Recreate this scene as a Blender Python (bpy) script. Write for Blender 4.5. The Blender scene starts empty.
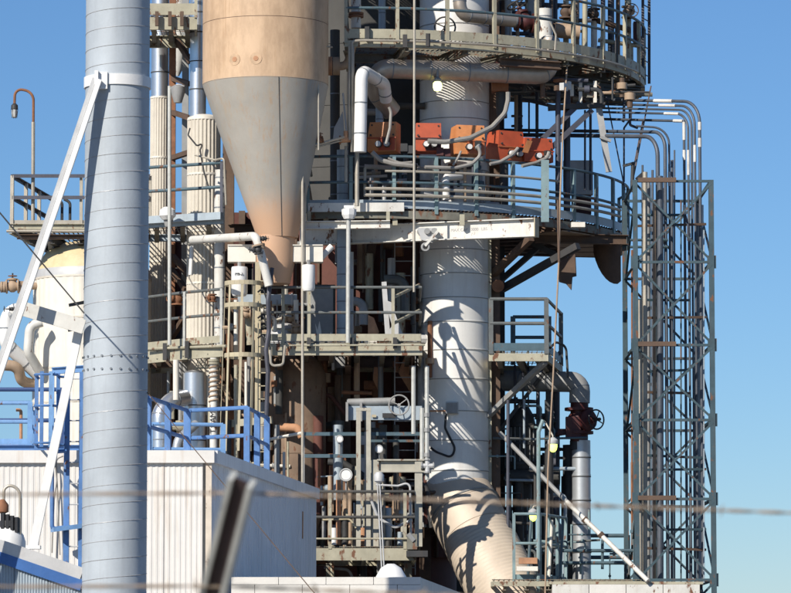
import bpy, math, random
from mathutils import Vector, Matrix
random.seed(7)
R = math.radians
S = bpy.context.scene
C = S.collection

# ---------------------------------------------------------------- camera, sky, sun, exposure
FPX, W0, H0, HORIZON = 4000.0, 791.0, 593.0, 690.5
CAMZ = 1.7
TILT = math.atan((HORIZON - H0 / 2) / FPX)
cd = bpy.data.cameras.new('camera'); cam = bpy.data.objects.new('camera', cd); C.objects.link(cam)
cam.location = (0, 0, CAMZ); cam.rotation_euler = (math.pi / 2 + TILT, 0, 0)
cd.sensor_width = 36; cd.lens = 36 * FPX / W0; cd.clip_end = 5000; cd.clip_start = 0.5
cd.dof.use_dof = True; cd.dof.focus_distance = 80; cd.dof.aperture_fstop = 11
S.camera = cam

SUN_AZ, SUN_EL = 36, 33           # degrees to the left of the line from scene to camera; height
sdir = Vector((-math.sin(R(SUN_AZ)) * math.cos(R(SUN_EL)), -math.cos(R(SUN_AZ)) * math.cos(R(SUN_EL)), math.sin(R(SUN_EL))))
w = bpy.data.worlds.new('World'); S.world = w; w.use_nodes = True
nt = w.node_tree; bg = nt.nodes['Background']
sky = nt.nodes.new('ShaderNodeTexSky'); sky.sky_type = 'NISHITA'; sky.sun_disc = False
sky.sun_elevation = R(SUN_EL); sky.sun_rotation = math.atan2(sdir.x, sdir.y)
sky.altitude = 0; sky.air_density = 1.0; sky.dust_density = 0.0; sky.ozone_density = 10.0
nt.links.new(sky.outputs[0], bg.inputs[0]); bg.inputs[1].default_value = 0.074
sl = bpy.data.lights.new('sun', 'SUN'); sl.energy = 4.1; sl.angle = R(0.5); sl.color = (1.0, 0.94, 0.85)
so = bpy.data.objects.new('sun', sl); C.objects.link(so); so.rotation_euler = (-sdir).to_track_quat('-Z', 'Y').to_euler()
S.view_settings.view_transform = 'Standard'; S.view_settings.look = 'None'; S.view_settings.gamma = 1
S.view_settings.use_curve_mapping = False; S.view_settings.exposure = 0.42
try:
    S.cycles.max_bounces = 6; S.cycles.use_denoising = True
except Exception: pass

# ---------------------------------------------------------------- measuring: survey point (u, v) at distance Y
_ct, _st = math.cos(TILT), math.sin(TILT)
def P(u, v, Y):
    a, b = (u - W0 / 2) / FPX, (H0 / 2 - v) / FPX
    d = Vector((a, _ct - b * _st, _st + b * _ct))
    return Vector((0, 0, CAMZ)) + d * (Y / d.y)
def PX(u, Y, v=300): return P(u, v, Y).x
def PZ(v, Y): return P(395, v, Y).z
def V(*a): return Vector(a)
Z = Vector((0, 0, 1))

# ---------------------------------------------------------------- materials
MATS = {}
def mat(name, col, rough=.55, metal=0.0, var=.25, scale=2.5, streak=0.0, scol=(.18, .08, .04), rust=0.0, bump=.15, fine=30.0, emit=None, spec=.5):
    """paint or metal with blotches, long vertical weather streaks and rust patches"""
    m = bpy.data.materials.new(name); m.use_nodes = True; n = m.node_tree.nodes; l = m.node_tree.links
    b = n['Principled BSDF']; b.inputs['Roughness'].default_value = rough; b.inputs['Metallic'].default_value = metal
    b.inputs['Specular IOR Level'].default_value = spec
    g = n.new('ShaderNodeNewGeometry')
    def noise(sc, det=4, zs=1.0, off=0):
        mp = n.new('ShaderNodeMapping'); mp.inputs['Scale'].default_value = (1, 1, zs); mp.inputs['Location'].default_value = (off, off * .7, 0)
        l.new(g.outputs['Position'], mp.inputs[0])
        t = n.new('ShaderNodeTexNoise'); t.inputs['Scale'].default_value = sc; t.inputs['Detail'].default_value = det; t.inputs['Roughness'].default_value = .65
        l.new(mp.outputs[0], t.inputs['Vector']); return t.outputs['Fac']
    def ramp(x, lo, hi, a=0.0, c=1.0):
        r = n.new('ShaderNodeMapRange'); r.inputs[1].default_value = lo; r.inputs[2].default_value = hi; r.inputs[3].default_value = a; r.inputs[4].default_value = c
        l.new(x, r.inputs[0]); return r.outputs[0]
    def mix(f, a, c, mode='MIX'):
        x = n.new('ShaderNodeMix'); x.data_type = 'RGBA'; x.blend_type = mode
        if isinstance(f, float): x.inputs[0].default_value = f
        else: l.new(f, x.inputs[0])
        for i, q in ((6, a), (7, c)):
            if isinstance(q, tuple): x.inputs[i].default_value = q + (1,)
            else: l.new(q, x.inputs[i])
        return x.outputs[2]
    n1 = noise(scale, 6)
    dark = tuple(c * (1 - var) for c in col); light = tuple(min(1, c * (1 + var * .6)) for c in col)
    c = mix(ramp(n1, .3, .7), dark, light)
    n2 = noise(fine, 3, 1, 5)
    c = mix(ramp(n2, .35, .7, 0, var * .5), c, tuple(q * .6 for q in col))
    if streak > 0:
        s = noise(7, 5, .07, 11); c = mix(ramp(s, .52, .8, 0, streak), c, scol)
    if rust > 0:
        s = noise(6.5, 9, .5, 23); f = ramp(s, .62 - rust * .25, .66 - rust * .2)
        c = mix(f, c, (.17, .08, .045)); 
        l.new(ramp(f, 0, 1, rough, .85), b.inputs['Roughness'])
    l.new(c, b.inputs['Base Color'])
    if bump:
        bp = n.new('ShaderNodeBump'); bp.inputs['Strength'].default_value = bump; bp.inputs['Distance'].default_value = .01
        l.new(n2, bp.inputs['Height']); l.new(bp.outputs[0], b.inputs['Normal'])
    if emit:
        b.inputs['Emission Color'].default_value = emit[:3] + (1,); b.inputs['Emission Strength'].default_value = emit[3]
    MATS[name] = m; return m
mat('galv', (.41, .45, .48), .6, .03, .17, 1.1, .5, (.27, .285, .30), bump=.1)
mat('seam', (.22, .24, .26), .6, .2)
mat('stack_seam', (.40, .40, .40), .5, .2)
mat('white', (.78, .77, .74), .45, 0, .08, 3, .12, (.5, .42, .33))
mat('white_worn', (.66, .64, .58), .55, 0, .15, 3, .4, (.35, .25, .17), rust=.12)
mat('cream', (.74, .695, .60), .55, 0, .12, 1.8, .35, (.55, .42, .26))
mat('cream_dome', (.66, .52, .30), .6, 0, .2, 2, .3, (.75, .68, .55))
mat('ribbed', (.62, .565, .47), .6, 0, .15, 2, .35, (.38, .27, .17))
mat('khaki', (.40, .37, .27), .6, 0, .22, 3, .3, (.2, .14, .08), rust=.18)
mat('khaki_dark', (.20, .19, .15), .65, 0, .3, 3, .3, (.10, .07, .05), rust=.3)
mat('cage_yellow', (.47, .405, .27), .55, 0, .15, 4, .2, (.3, .2, .1))
mat('railgrey', (.13, .14, .135), .5, .1, .25, 4, .25, (.2, .16, .11), rust=.12)
mat('teal', (.075, .125, .15), .5, .1, .25, 4, .2, (.2, .18, .14), rust=.15)
mat('fascia_blue', (.04, .13, .36), .5, 0, .2, 2, .4, (.10, .17, .30))
mat('teal_light', (.21, .30, .31), .5, 0, .2, 4, .3, (.2, .16, .1), rust=.12)
mat('blue', (.085, .20, .44), .5, 0, .3, 3, .45, (.20, .29, .42), rust=.02)
mat('blue_pale', (.17, .33, .58), .5, 0, .25, 3, .4, (.12, .2, .3), rust=.02)
mat('navy', (.03, .07, .19), .5, 0, .2)
mat('bluegrey', (.36, .42, .46), .5, .1, .15, 3, .25, (.2, .18, .15))
mat('orange', (.46, .13, .05), .5, 0, .2, 4, .3, (.35, .09, .035))
mat('orange_light', (.64, .25, .09), .5, 0, .2, 4, .3, (.45, .13, .05))
mat('red', (.44, .08, .03), .6, 0, .2, 4, .3, (.3, .05, .03))
mat('maroon', (.075, .016, .015), .6, 0, .3, 8, .3, (.2, .08, .04))
mat('rust', (.27, .12, .06), .8, .1, .35, 5, .4, (.13, .06, .04))
mat('rust_red', (.125, .046, .033), .8, 0, .35, 1.2, .5, (.10, .04, .03))
mat('boss_halo', (.56, .385, .24), .75, 0, .25, 6, .5, (.42, .24, .13))
mat('rust_light', (.50, .26, .14), .8, 0, .3, 4, .4, (.3, .14, .07))
mat('brown', (.12, .075, .05), .75, 0, .35, 3, .4, (.2, .1, .05))
mat('brown_shell', (.25, .17, .115), .75, 0, .3, 1.5, .6, (.12, .07, .045), rust=.15)
mat('tan', (.42, .30, .20), .7, 0, .25, 2, .5, (.22, .13, .08))
mat('dark', (.045, .045, .045), .6, .1, .35, 3, .3, (.10, .06, .04))
mat('black', (.018, .018, .02), .5)
mat('dgrey', (.068, .066, .061), .7, .1, .25, 1, .4, (.08, .07, .06))
mat('grey', (.30, .30, .29), .6, .1, .2, 3, .3, (.2, .14, .1))
mat('lgrey', (.50, .50, .49), .55, .1, .15, 3, .3, (.3, .22, .16))
mat('alu', (.66, .68, .70), .33, .85, .1, 3, .2, (.4, .4, .4), bump=.12, fine=12)
mat('alu_dull', (.52, .54, .55), .45, .6, .12, 3, .25, (.36, .33, .3), bump=.12, fine=12)
mat('alu_brown', (.46, .40, .34), .45, .5, .18, 3, .4, (.26, .18, .12), bump=.12, fine=12)
mat('duct', (.78, .76, .71), .45, .1, .09, 1.5, .4, (.48, .41, .33), bump=.06)
mat('duct_cream', (.60, .50, .39), .55, .05, .14, 1.2, .35, (.46, .36, .26), bump=.06)
mat('cream_shaded', (.42, .395, .32), .6, 0, .2, 3, .35, (.26, .2, .14), rust=.1)  # cream with partial shade put into its colour, for the lower uprights
mat('conduit', (.42, .38, .31), .5, .3, .2, 4, .3, (.25, .18, .12))
mat('cable', (.30, .28, .25), .5)
mat('tower', (.05, .088, .105), .55, .1, .3, 3, .35, (.12, .09, .07), rust=.14)
mat('pipe_bluegrey', (.095, .108, .13), .5, .25, .25, 3, .3, (.1, .09, .09))
mat('purple_dark', (.075, .078, .10), .55, .2, .3, 3, .3, (.12, .1, .1))
mat('tape', (.66, .63, .58), .6)
mat('shed_white', (.72, .69, .64), .5, 0, .08, 1.5, .6, (.46, .32, .20), rust=0)
mat('shed_rust', (.66, .57, .46), .7, 0, .2, 3, .95, (.50, .24, .09), rust=.22)
mat('shed_side', (.76, .76, .76), .5, 0, .08, 1.5, .6, (.46, .43, .40))
mat('roof_metal', (.55, .54, .52), .5, .2, .15, 2, .2)
mat('concrete', (.72, .69, .63), .8, 0, .1, 2, .2, (.5, .42, .33), bump=.4)
mat('lamp_glass', (.8, .9, .35), .3, emit=(.80, 1.0, .16, 1.6))
mat('lamp_white', (.9, .92, .75), .3, emit=(.95, 1.0, .36, 2.2))
mat('glass', (.5, .5, .48), .15, 0, .1)
mat('ink', (.03, .03, .03), .7)
mat('ink_grey', (.32, .30, .29), .8)
mat('wire', (.34, .26, .19), .7, .3, .3, 30)
mat('gravel', (.20, .18, .155), .9, 0, .35, .8, 0, bump=.6, fine=14)
mat('post_light', (.50, .50, .46), .6, .2, .2, 8)
mat('post_dark', (.05, .03, .03), .7, .1, .3, 8)

def hopper_mat():
    """tan rust wash on the drum, grey cone, tan again at the outlet; long streaks"""
    m = mat('hopper', (.395, .365, .315), .62, .05, .12, 1.3, .55, (.45, .33, .21), bump=.1)
    n = m.node_tree.nodes; l = m.node_tree.links; b = n['Principled BSDF']
    src = b.inputs['Base Color'].links[0].from_socket
    g = n.new('ShaderNodeNewGeometry'); s = n.new('ShaderNodeSeparateXYZ'); l.new(g.outputs['Position'], s.inputs[0])
    def rng(x, a, c, o=0., p=1.):
        r = n.new('ShaderNodeMapRange'); r.interpolation_type = 'SMOOTHSTEP'
        for i, q in enumerate((a, c, o, p)): r.inputs[i + 1].default_value = q
        l.new(x, r.inputs[0]); return r.outputs[0]
    mp = n.new('ShaderNodeMapping'); mp.inputs['Scale'].default_value = (1, 1, .38); l.new(g.outputs['Position'], mp.inputs[0])
    t = n.new('ShaderNodeTexNoise'); t.inputs['Scale'].default_value = 3.2; t.inputs['Detail'].default_value = 10; t.inputs['Roughness'].default_value = .7
    l.new(mp.outputs[0], t.inputs['Vector'])
    ad = n.new('ShaderNodeMath'); ad.operation = 'MULTIPLY_ADD'; ad.inputs[1].default_value = .55
    l.new(t.outputs['Fac'], ad.inputs[0]); l.new(s.outputs[2], ad.inputs[2])
    zj = PZ(78, 78)      # the seam between drum and cone
    up = rng(s.outputs[2], zj - .02, zj + .02)
    tm = n.new('ShaderNodeMix'); tm.data_type = 'RGBA'; tm.inputs[6].default_value = (.46, .31, .19, 1); tm.inputs[7].default_value = (.60, .415, .26, 1)
    l.new(rng(t.outputs['Fac'], .35, .65), tm.inputs[0])
    m1 = n.new('ShaderNodeMix'); m1.data_type = 'RGBA'; l.new(up, m1.inputs[0]); l.new(src, m1.inputs[6]); l.new(tm.outputs[2], m1.inputs[7])
    lo = rng(ad.outputs[0], PZ(200, 78) + .65, PZ(200, 78) - .15)
    mp2 = n.new('ShaderNodeMapping'); mp2.inputs['Scale'].default_value = (1, 1, .045); l.new(g.outputs['Position'], mp2.inputs[0])
    t2 = n.new('ShaderNodeTexNoise'); t2.inputs['Scale'].default_value = 13; t2.inputs['Detail'].default_value = 8; t2.inputs['Roughness'].default_value = .75
    l.new(mp2.outputs[0], t2.inputs['Vector']); run = rng(t2.outputs['Fac'], .50, .64, 0., .5)
    t3 = n.new('ShaderNodeTexNoise'); t3.inputs['Scale'].default_value = 1.7; l.new(g.outputs['Position'], t3.inputs['Vector'])
    ml = n.new('ShaderNodeMath'); ml.operation = 'MULTIPLY'; l.new(run, ml.inputs[0]); l.new(rng(t3.outputs['Fac'], .42, .6), ml.inputs[1])
    m3 = n.new('ShaderNodeMix'); m3.data_type = 'RGBA'; l.new(ml.outputs[0], m3.inputs[0]); l.new(m1.outputs[2], m3.inputs[6]); m3.inputs[7].default_value = (.42, .26, .14, 1); m1 = m3
    m2 = n.new('ShaderNodeMix'); m2.data_type = 'RGBA'; l.new(lo, m2.inputs[0]); l.new(m1.outputs[2], m2.inputs[6]); m2.inputs[7].default_value = (.56, .35, .22, 1)
    l.new(m2.outputs[2], b.inputs['Base Color'])
hopper_mat()

# ---------------------------------------------------------------- mesh builder
def frame(d):
    d = d.normalized(); ref = Z if abs(d.z) < .97 else Vector((0, 1, 0))
    s = d.cross(ref).normalized(); u = s.cross(d).normalized(); return d, s, u
def fillet(pts, r, n=6):
    if r <= 0 or len(pts) < 3: return [Vector(p) for p in pts]
    out = [Vector(pts[0])]
    for a, b, c in zip(pts, pts[1:], pts[2:]):
        da, dc = (a - b), (c - b); la, lc = da.length, dc.length
        if la < 1e-6 or lc < 1e-6: continue
        da /= la; dc /= lc; ang = da.angle(dc)
        if ang > math.pi - .02: out.append(b.copy()); continue
        t = min(r / math.tan(ang / 2), la * .49, lc * .49)
        p, q = b + da * t, b + dc * t; rr = t * math.tan(ang / 2)
        bis = (da + dc).normalized(); o = b + bis * (rr / math.sin(ang / 2))
        v0, v1 = (p - o), (q - o); tot = v0.angle(v1)
        for i in range(n + 1):
            k = i / n; w0 = math.sin((1 - k) * tot) / math.sin(tot); w1 = math.sin(k * tot) / math.sin(tot)
            out.append(o + v0 * w0 + v1 * w1)
    out.append(Vector(pts[-1])); return out
class MB:
    def __init__(s): s.v = []; s.f = []
    def quadloop(s, rings, closed=True, cap=True):
        b = len(s.v); n = len(rings[0])
        for r in rings: s.v += [tuple(p) for p in r]
        for i in range(len(rings) - 1):
            for j in range(n if closed else n - 1):
                k = (j + 1) % n
                s.f.append((b + i * n + j, b + i * n + k, b + (i + 1) * n + k, b + (i + 1) * n + j))
        if cap and closed:
            s.f.append(tuple(b + j for j in range(n))[::-1]); s.f.append(tuple(b + (len(rings) - 1) * n + j for j in range(n)))
        return s
    def box(s, c, size, rot=None):
        c = Vector(c); x, y, z = (q / 2 for q in size); r0 = []; r1 = []
        for a, q in ((-1, -1), (1, -1), (1, 1), (-1, 1)):
            for zz, rr in ((-z, r0), (z, r1)):
                p = Vector((a * x, q * y, zz)); rr.append(c + (rot @ p if rot else p))
        return s.quadloop([r0, r1])
    def prof(s, p, q, poly, up=None):
        d = (q - p).normalized()
        if up is None: d, sd, u = frame(d)
        else: sd = d.cross(up).normalized(); u = sd.cross(d).normalized()
        return s.quadloop([[p + sd * a + u * b for a, b in poly], [q + sd * a + u * b for a, b in poly]])
    def bar(s, p, q, w, h, up=None, roll=0):
        pl = [(-w / 2, -h / 2), (w / 2, -h / 2), (w / 2, h / 2), (-w / 2, h / 2)]
        if roll: pl = [(a * math.cos(roll) - b * math.sin(roll), a * math.sin(roll) + b * math.cos(roll)) for a, b in pl]
        return s.prof(p, q, pl, up)
    def ibeam(s, p, q, h, w, t=.014, up=None):
        a, b, c = w / 2, h / 2, t / 2
        return s.prof(p, q, [(-a, -b), (a, -b), (a, -b + t), (c, -b + t), (c, b - t), (a, b - t), (a, b), (-a, b), (-a, b - t), (-c, b - t), (-c, -b + t), (-a, -b + t)], up)
    def angle(s, p, q, w, t=.008, up=None, fx=1, fy=1):
        pl = [(0, 0), (w, 0), (w, t), (t, t), (t, w), (0, w)]
        pl = [((a - w / 2) * fx, (b - w / 2) * fy) for a, b in pl]
        if fx * fy < 0: pl.reverse()
        return s.prof(p, q, pl, up)
    def channel(s, p, q, h, w, t=.012, side=1, up=None):
        b = h / 2; pl = [(0, -b), (w, -b), (w, -b + t), (t, -b + t), (t, b - t), (w, b - t), (w, b), (0, b)]
        if side < 0: pl = [(-a, c) for a, c in pl][::-1]
        return s.prof(p, q, pl, up)
    def tube(s, p, q, r, n=12, r2=None, cap=True):
        d, sd, u = frame(q - p); r2 = r if r2 is None else r2
        A = [(math.cos(2 * math.pi * i / n), math.sin(2 * math.pi * i / n)) for i in range(n)]
        return s.quadloop([[p + (sd * a + u * b) * r for a, b in A], [q + (sd * a + u * b) * r2 for a, b in A]], cap=cap)
    def path(s, pts, r, n=10, bend=0, seg=6):
        pts = fillet([Vector(p) for p in pts], bend, seg)
        d, sd, u = frame(pts[1] - pts[0]); rings = []
        A = [(math.cos(2 * math.pi * i / n), math.sin(2 * math.pi * i / n)) for i in range(n)]
        for i, p in enumerate(pts):
            if i == 0: t = (pts[1] - pts[0])
            elif i == len(pts) - 1: t = pts[-1] - pts[-2]
            else: t = (pts[i + 1] - p).normalized() + (p - pts[i - 1]).normalized()
            t.normalize(); sd = (sd - t * sd.dot(t)).normalized(); u = sd.cross(t)
            k = 1.0
            if 0 < i < len(pts) - 1:
                cs = (p - pts[i - 1]).normalized().dot(t); k = 1
            rings.append([p + (sd * a + u * b) * r * k for a, b in A])
        return s.quadloop(rings)
    def lathe(s, c, prof, n=24, axis=Z, cap=True, a0=0, a1=2 * math.pi):
        c = Vector(c); d, sd, u = frame(axis); full = abs(a1 - a0 - 2 * math.pi) < 1e-6
        m = n if full else n + 1
        A = [(math.cos(a0 + (a1 - a0) * i / n), math.sin(a0 + (a1 - a0) * i / n)) for i in range(m)]
        return s.quadloop([[c + d * z + (sd * a + u * b) * max(r, 1e-4) for a, b in A] for r, z in prof], closed=full, cap=cap)
    def torus(s, c, axis, Rr, r, n=28, k=6):
        c = Vector(c); d, sd, u = frame(axis); b0 = len(s.v)
        for i in range(n):
            a = 2 * math.pi * i / n; e = sd * math.cos(a) + u * math.sin(a)
            for j in range(k):
                q = 2 * math.pi * j / k; s.v.append(tuple(c + e * (Rr + r * math.cos(q)) + d * (r * math.sin(q))))
        for i in range(n):
            for j in range(k):
                i2, j2 = (i + 1) % n, (j + 1) % k
                s.f.append((b0 + i * k + j, b0 + i2 * k + j, b0 + i2 * k + j2, b0 + i * k + j2))
        return s
    def plate(s, pts, t, nrm):
        n = nrm.normalized() * t
        return s.quadloop([[Vector(p) for p in pts], [Vector(p) + n for p in pts]])
    def dome(s, c, r, h, axis=Z, n=20, k=6):
        return s.lathe(c, [(r * math.cos(i / k * math.pi / 2), h * math.sin(i / k * math.pi / 2)) for i in range(k + 1)], n, axis)
    def build(s, name, m, parent=None, smooth=False):
        org = Vector((0, 0, 0)); root = parent
        while root is not None:
            org = org + root.location; root = root.parent
        if parent is None and s.v:
            lo = [min(p[i] for p in s.v) for i in range(3)]; hi = [max(p[i] for p in s.v) for i in range(3)]
            org = Vector(((lo[0] + hi[0]) / 2, (lo[1] + hi[1]) / 2, lo[2]))
        me = bpy.data.meshes.new(name)
        me.from_pydata([(p[0] - org.x, p[1] - org.y, p[2] - org.z) for p in s.v], [], s.f)
        me.materials.append(MATS[m] if isinstance(m, str) else m)
        if smooth:
            me.polygons.foreach_set('use_smooth', [True] * len(me.polygons)); me.set_sharp_from_angle(angle=R(38))
        me.update()
        o = bpy.data.objects.new(name, me); C.objects.link(o)
        if parent is None: o.location = org
        else: o.parent = parent
        return o
def tag(o, label, cat, group=None, kind=None):
    if label: o['label'] = label; o['kind'] = 'thing'
    if cat: o['category'] = cat
    if group: o['group'] = group
    if kind: o['kind'] = kind
    return o
def thing(name, label, cat, loc=(0, 0, 0), group=None):
    o = bpy.data.objects.new(name, None); C.objects.link(o); o.location = loc; o.empty_display_size = .2
    return tag(o, label, cat, group)
def kindof(o, k): o['kind'] = k; return o

# ---------------------------------------------------------------- shared builders
def pipe(name, label, cat, pts, r, m, bend=None, n=14, seams=0, flanges=(), fm='rust', group=None, sm='seam', parent=None):
    """a pipe run; seams = spacing of jacket bands; flanges = point/direction pairs"""
    pts = [Vector(p) for p in pts]; bend = r * 3 if bend is None else bend
    if not seams and not flanges:
        o = MB().path(pts, r, n, bend).build(name, m, parent, True)
        return tag(o, label, cat, group) if parent is None else o
    t = thing(name, label, cat, min(pts, key=lambda p: p.z).copy(), group) if parent is None else parent
    MB().path(pts, r, n, bend).build('pipe_run', m, t, True)
    if seams:
        fl = fillet(pts, bend, 6); acc = seams * .6
        for a, b in zip(fl, fl[1:]):
            L = (b - a).length; d = (b - a) / max(L, 1e-6); x = acc
            while x < L:
                p = a + d * x; MB().tube(p - d * .012, p + d * .012, r + .006, max(n, 14)).build('seam_band', sm, t, True); x += seams
            acc = x - L
    for p, d in flanges:
        d = Vector(d).normalized(); p = Vector(p)
        MB().tube(p - d * .05, p - d * .006, r * 1.55, 16).tube(p + d * .006, p + d * .05, r * 1.55, 16).build('flange', fm, t, True)
    return t
def wheel(parent, c, axis, Rr, m, name='handwheel', spokes=4):
    b = MB().torus(c, axis, Rr, Rr * .085, 24, 6); d, sd, u = frame(axis)
    for i in range(spokes):
        a = 2 * math.pi * i / spokes + .4; b.tube(c, c + (sd * math.cos(a) + u * math.sin(a)) * Rr, Rr * .06, 6)
    b.tube(c - d * Rr * .1, c + d * Rr * .1, Rr * .16, 8)
    return b.build(name, m, parent, True)
def valve(label, c, axis, r, m='rust', wdir=Z, wlen=None, wm=None, wr=None, name='valve', group=None):
    """gate valve: bulged body, two flanges, bonnet, stem, handwheel"""
    c = Vector(c); a = Vector(axis).normalized(); wd = Vector(wdir).normalized(); t = thing(name, label, 'valve', c - Z * r, group)
    L = r * 3.2
    vb_ = MB().lathe(c, [(r, -L / 2), (r * 1.05, -L * .3), (r * 1.45, -L * .12), (r * 1.45, L * .12), (r * 1.05, L * .3), (r, L / 2)], 16, a).build('valve_body', m, t, True)
    for sgn in (-1, 1):
        MB().tube(c + a * sgn * (L / 2 - r * .35), c + a * sgn * L / 2, r * 1.75, 16).build('flange', m, vb_, True)
    wl = wlen or r * 4
    MB().lathe(c, [(r * 1.1, 0), (r * .9, r * 1.5), (r * 1.3, r * 1.55), (r * 1.3, r * 1.9), (r * .5, r * 2.1), (r * .35, wl * .85)], 14, wd).build('bonnet', m, t, True)
    MB().tube(c + wd * wl * .8, c + wd * (wl + r * .7), r * .2, 8).build('stem', 'dark', t)
    wheel(t, c + wd * wl, wd, wr or r * 1.8, wm or m)
    return t
def rail_run(t, pts, h=1.07, m='teal', pm=None, mid=.55, toe=0.15, tm=None, sp=1.6, rr=.03, pw=.065, posts=None, ends=True, top=True, flat=False):
    """handrail on deck-level points: a post at each corner and between, top and middle rail, toe plate; each piece a part"""
    pts = [Vector(p) for p in pts]; pm = pm or m
    def lift(k): return [p + Z * k for p in pts]
    for nm, k in ((('top_rail', h),) if top else ()) + (('mid_rail', h * mid),):
        if flat:
            b = MB(); L = lift(k)
            for a, c in zip(L, L[1:]): b.angle(a, c, rr * 2.2, .012, None, 1, -1)
            b.build(nm, m, t)
        else: MB().path(lift(k), rr, 8, .0).build(nm, m, t, True)
    if toe:
        b = MB(); L = lift(toe / 2)
        for a, c in zip(L, L[1:]): b.bar(a, c, .012, toe, Z)
        b.build('toe_plate', tm or m, t)
    ps = []
    if posts is None:
        for i, (a, c) in enumerate(zip(pts, pts[1:])):
            n = max(1, round((c - a).length / sp)) if (c - a).length > sp * .75 else 1
            for k in range(n): ps.append((a.lerp(c, k / n), (c - a).normalized()))
        ps.append((pts[-1], (pts[-1] - pts[-2]).normalized()))
    else: ps = [(Vector(p), (pts[1] - pts[0]).normalized()) for p in posts]
    for p, d in ps:
        MB().angle(p - Z * .06, p + Z * (h + .01), pw, .012, d, 1, 1).build('post', pm, t)
def grating(t, poly, z, m='khaki_dark', sp=.10, th=.008, dep=.035, ang=0.0, cross=.45, name='grating'):
    """open bar grating over a plan polygon: bearing bars and cross rods, one joined piece"""
    ca, sa = math.cos(ang), math.sin(ang); rot = [(x * ca + y * sa, -x * sa + y * ca) for x, y in poly]; b = MB()
    def back(x, y): return Vector((x * ca - y * sa, x * sa + y * ca, z))
    for ax, step, w_, d_ in ((0, sp, th, dep), (1, cross, .008, .012)):
        lo = min(p[ax] for p in rot); hi = max(p[ax] for p in rot); x = lo + step * .5
        while x < hi:
            xs = []
            for i in range(len(rot)):
                a, c = rot[i], rot[(i + 1) % len(rot)]
                if (a[ax] > x) != (c[ax] > x): k = (x - a[ax]) / (c[ax] - a[ax]); xs.append(a[1 - ax] + k * (c[1 - ax] - a[1 - ax]))
            xs.sort()
            for y0, y1 in zip(xs[::2], xs[1::2]):
                if y1 - y0 > .03:
                    p, q = (back(x, y0), back(x, y1)) if ax == 0 else (back(y0, x), back(y1, x))
                    b.bar(p - Z * d_ / 2, q - Z * d_ / 2, w_, d_)
            x += step
    return kindof(b.build(name, m, t), 'stuff')
def ladder(t, base, top, wdir, wid=.45, m='cage_yellow', sp=.3, r=.02):
    """two stiles and rungs as parts"""
    base, top = Vector(base), Vector(top); wd = Vector(wdir).normalized() * wid / 2
    for sgn in (-1, 1): MB().bar(base + wd * sgn, top + wd * sgn, .06, .02, wd).build('stile', m, t)
    L = (top - base).length; d = (top - base) / L; x = sp * .5
    while x < L:
        MB().tube(base + d * x - wd, base + d * x + wd, r * .6, 6).build('rung', m, t, True); x += sp
def cyl_sections(t, x, y, zs, r, m, name='jacket_section', n=40, lip=.006):
    """a clad cylinder in courses: each course laps over the one below"""
    for i, (a, b) in enumerate(zip(zs, zs[1:])):
        mm = m[i % len(m)] if isinstance(m, (list, tuple)) else m
        MB().lathe((x, y, 0), [(r + lip, a - .02), (r + lip, a + .03), (r, a + .034), (r, b + .01)], n, Z).build(name, mm, t, True)
        MB().lathe((x, y, a), [(r + lip, -.026), (r + lip + .004, -.026), (r + lip + .004, -.004), (r + lip, -.004)], n, Z, False).build('seam_band', 'dgrey', t, True)
def ribbed_cyl(t, x, y, z0, z1, r, m, ribs=30, dep=.014, name='ribbed_cladding', n_per=4):
    n = ribs * n_per; A = []
    for i in range(n):
        k = (i % n_per) / n_per; A.append(r + (dep if k < .5 else 0))
    rings = [[Vector((x + A[i] * math.cos(2 * math.pi * i / n), y + A[i] * math.sin(2 * math.pi * i / n), z)) for i in range(n)] for z in (z0, z1)]
    return MB().quadloop(rings).build(name, m, t)
def corr_panel(t, p, q, z0, z1, m, pitch=.10, dep=.018, out=Vector((0, -1, 0)), name='wall_sheet'):
    """one corrugated sheet from p to q, standing z0..z1"""
    d = Vector((q.x - p.x, q.y - p.y, 0)); L = d.length; d /= L; n = max(2, int(L / pitch)); pr = []
    for i in range(n):
        for k, o in ((0, 0), (.42, 0), (.52, 1), (.90, 1)): pr.append((min(L, (i + k) * L / n), o * dep))
    pr.append((L, 0))
    rings = []
    for zz in (z0, z1): rings.append([Vector((p.x, p.y, zz)) + d * a + out * o for a, o in pr] + [Vector((p.x, p.y, zz)) + d * a - out * .02 for a in (L, 0)])
    return MB().quadloop(rings).build(name, m, t)
def text(t, s, loc, xdir, up, size, m, name='lettering', depth=.002):
    cu = bpy.data.curves.new(name, 'FONT'); cu.body = s; cu.size = size; cu.extrude = depth; cu.align_x = 'CENTER'; cu.align_y = 'CENTER'
    o = bpy.data.objects.new('tmp_text', cu); C.objects.link(o)
    dg = bpy.context.evaluated_depsgraph_get(); me = bpy.data.meshes.new_from_object(o.evaluated_get(dg)); bpy.data.objects.remove(o)
    me.name = name; x = Vector(xdir).normalized(); y = Vector(up).normalized(); z = x.cross(y)
    M = Matrix((x, y, z)).transposed().to_4x4(); M.translation = Vector(loc) - t.matrix_world.translation - (t.location if t.parent is None else Vector())
    M.translation = Vector(loc) - t.location
    me.transform(M); me.materials.clear(); me.materials.append(MATS[m])
    r = bpy.data.objects.new(name, me); C.objects.link(r); r.parent = t; return r
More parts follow.
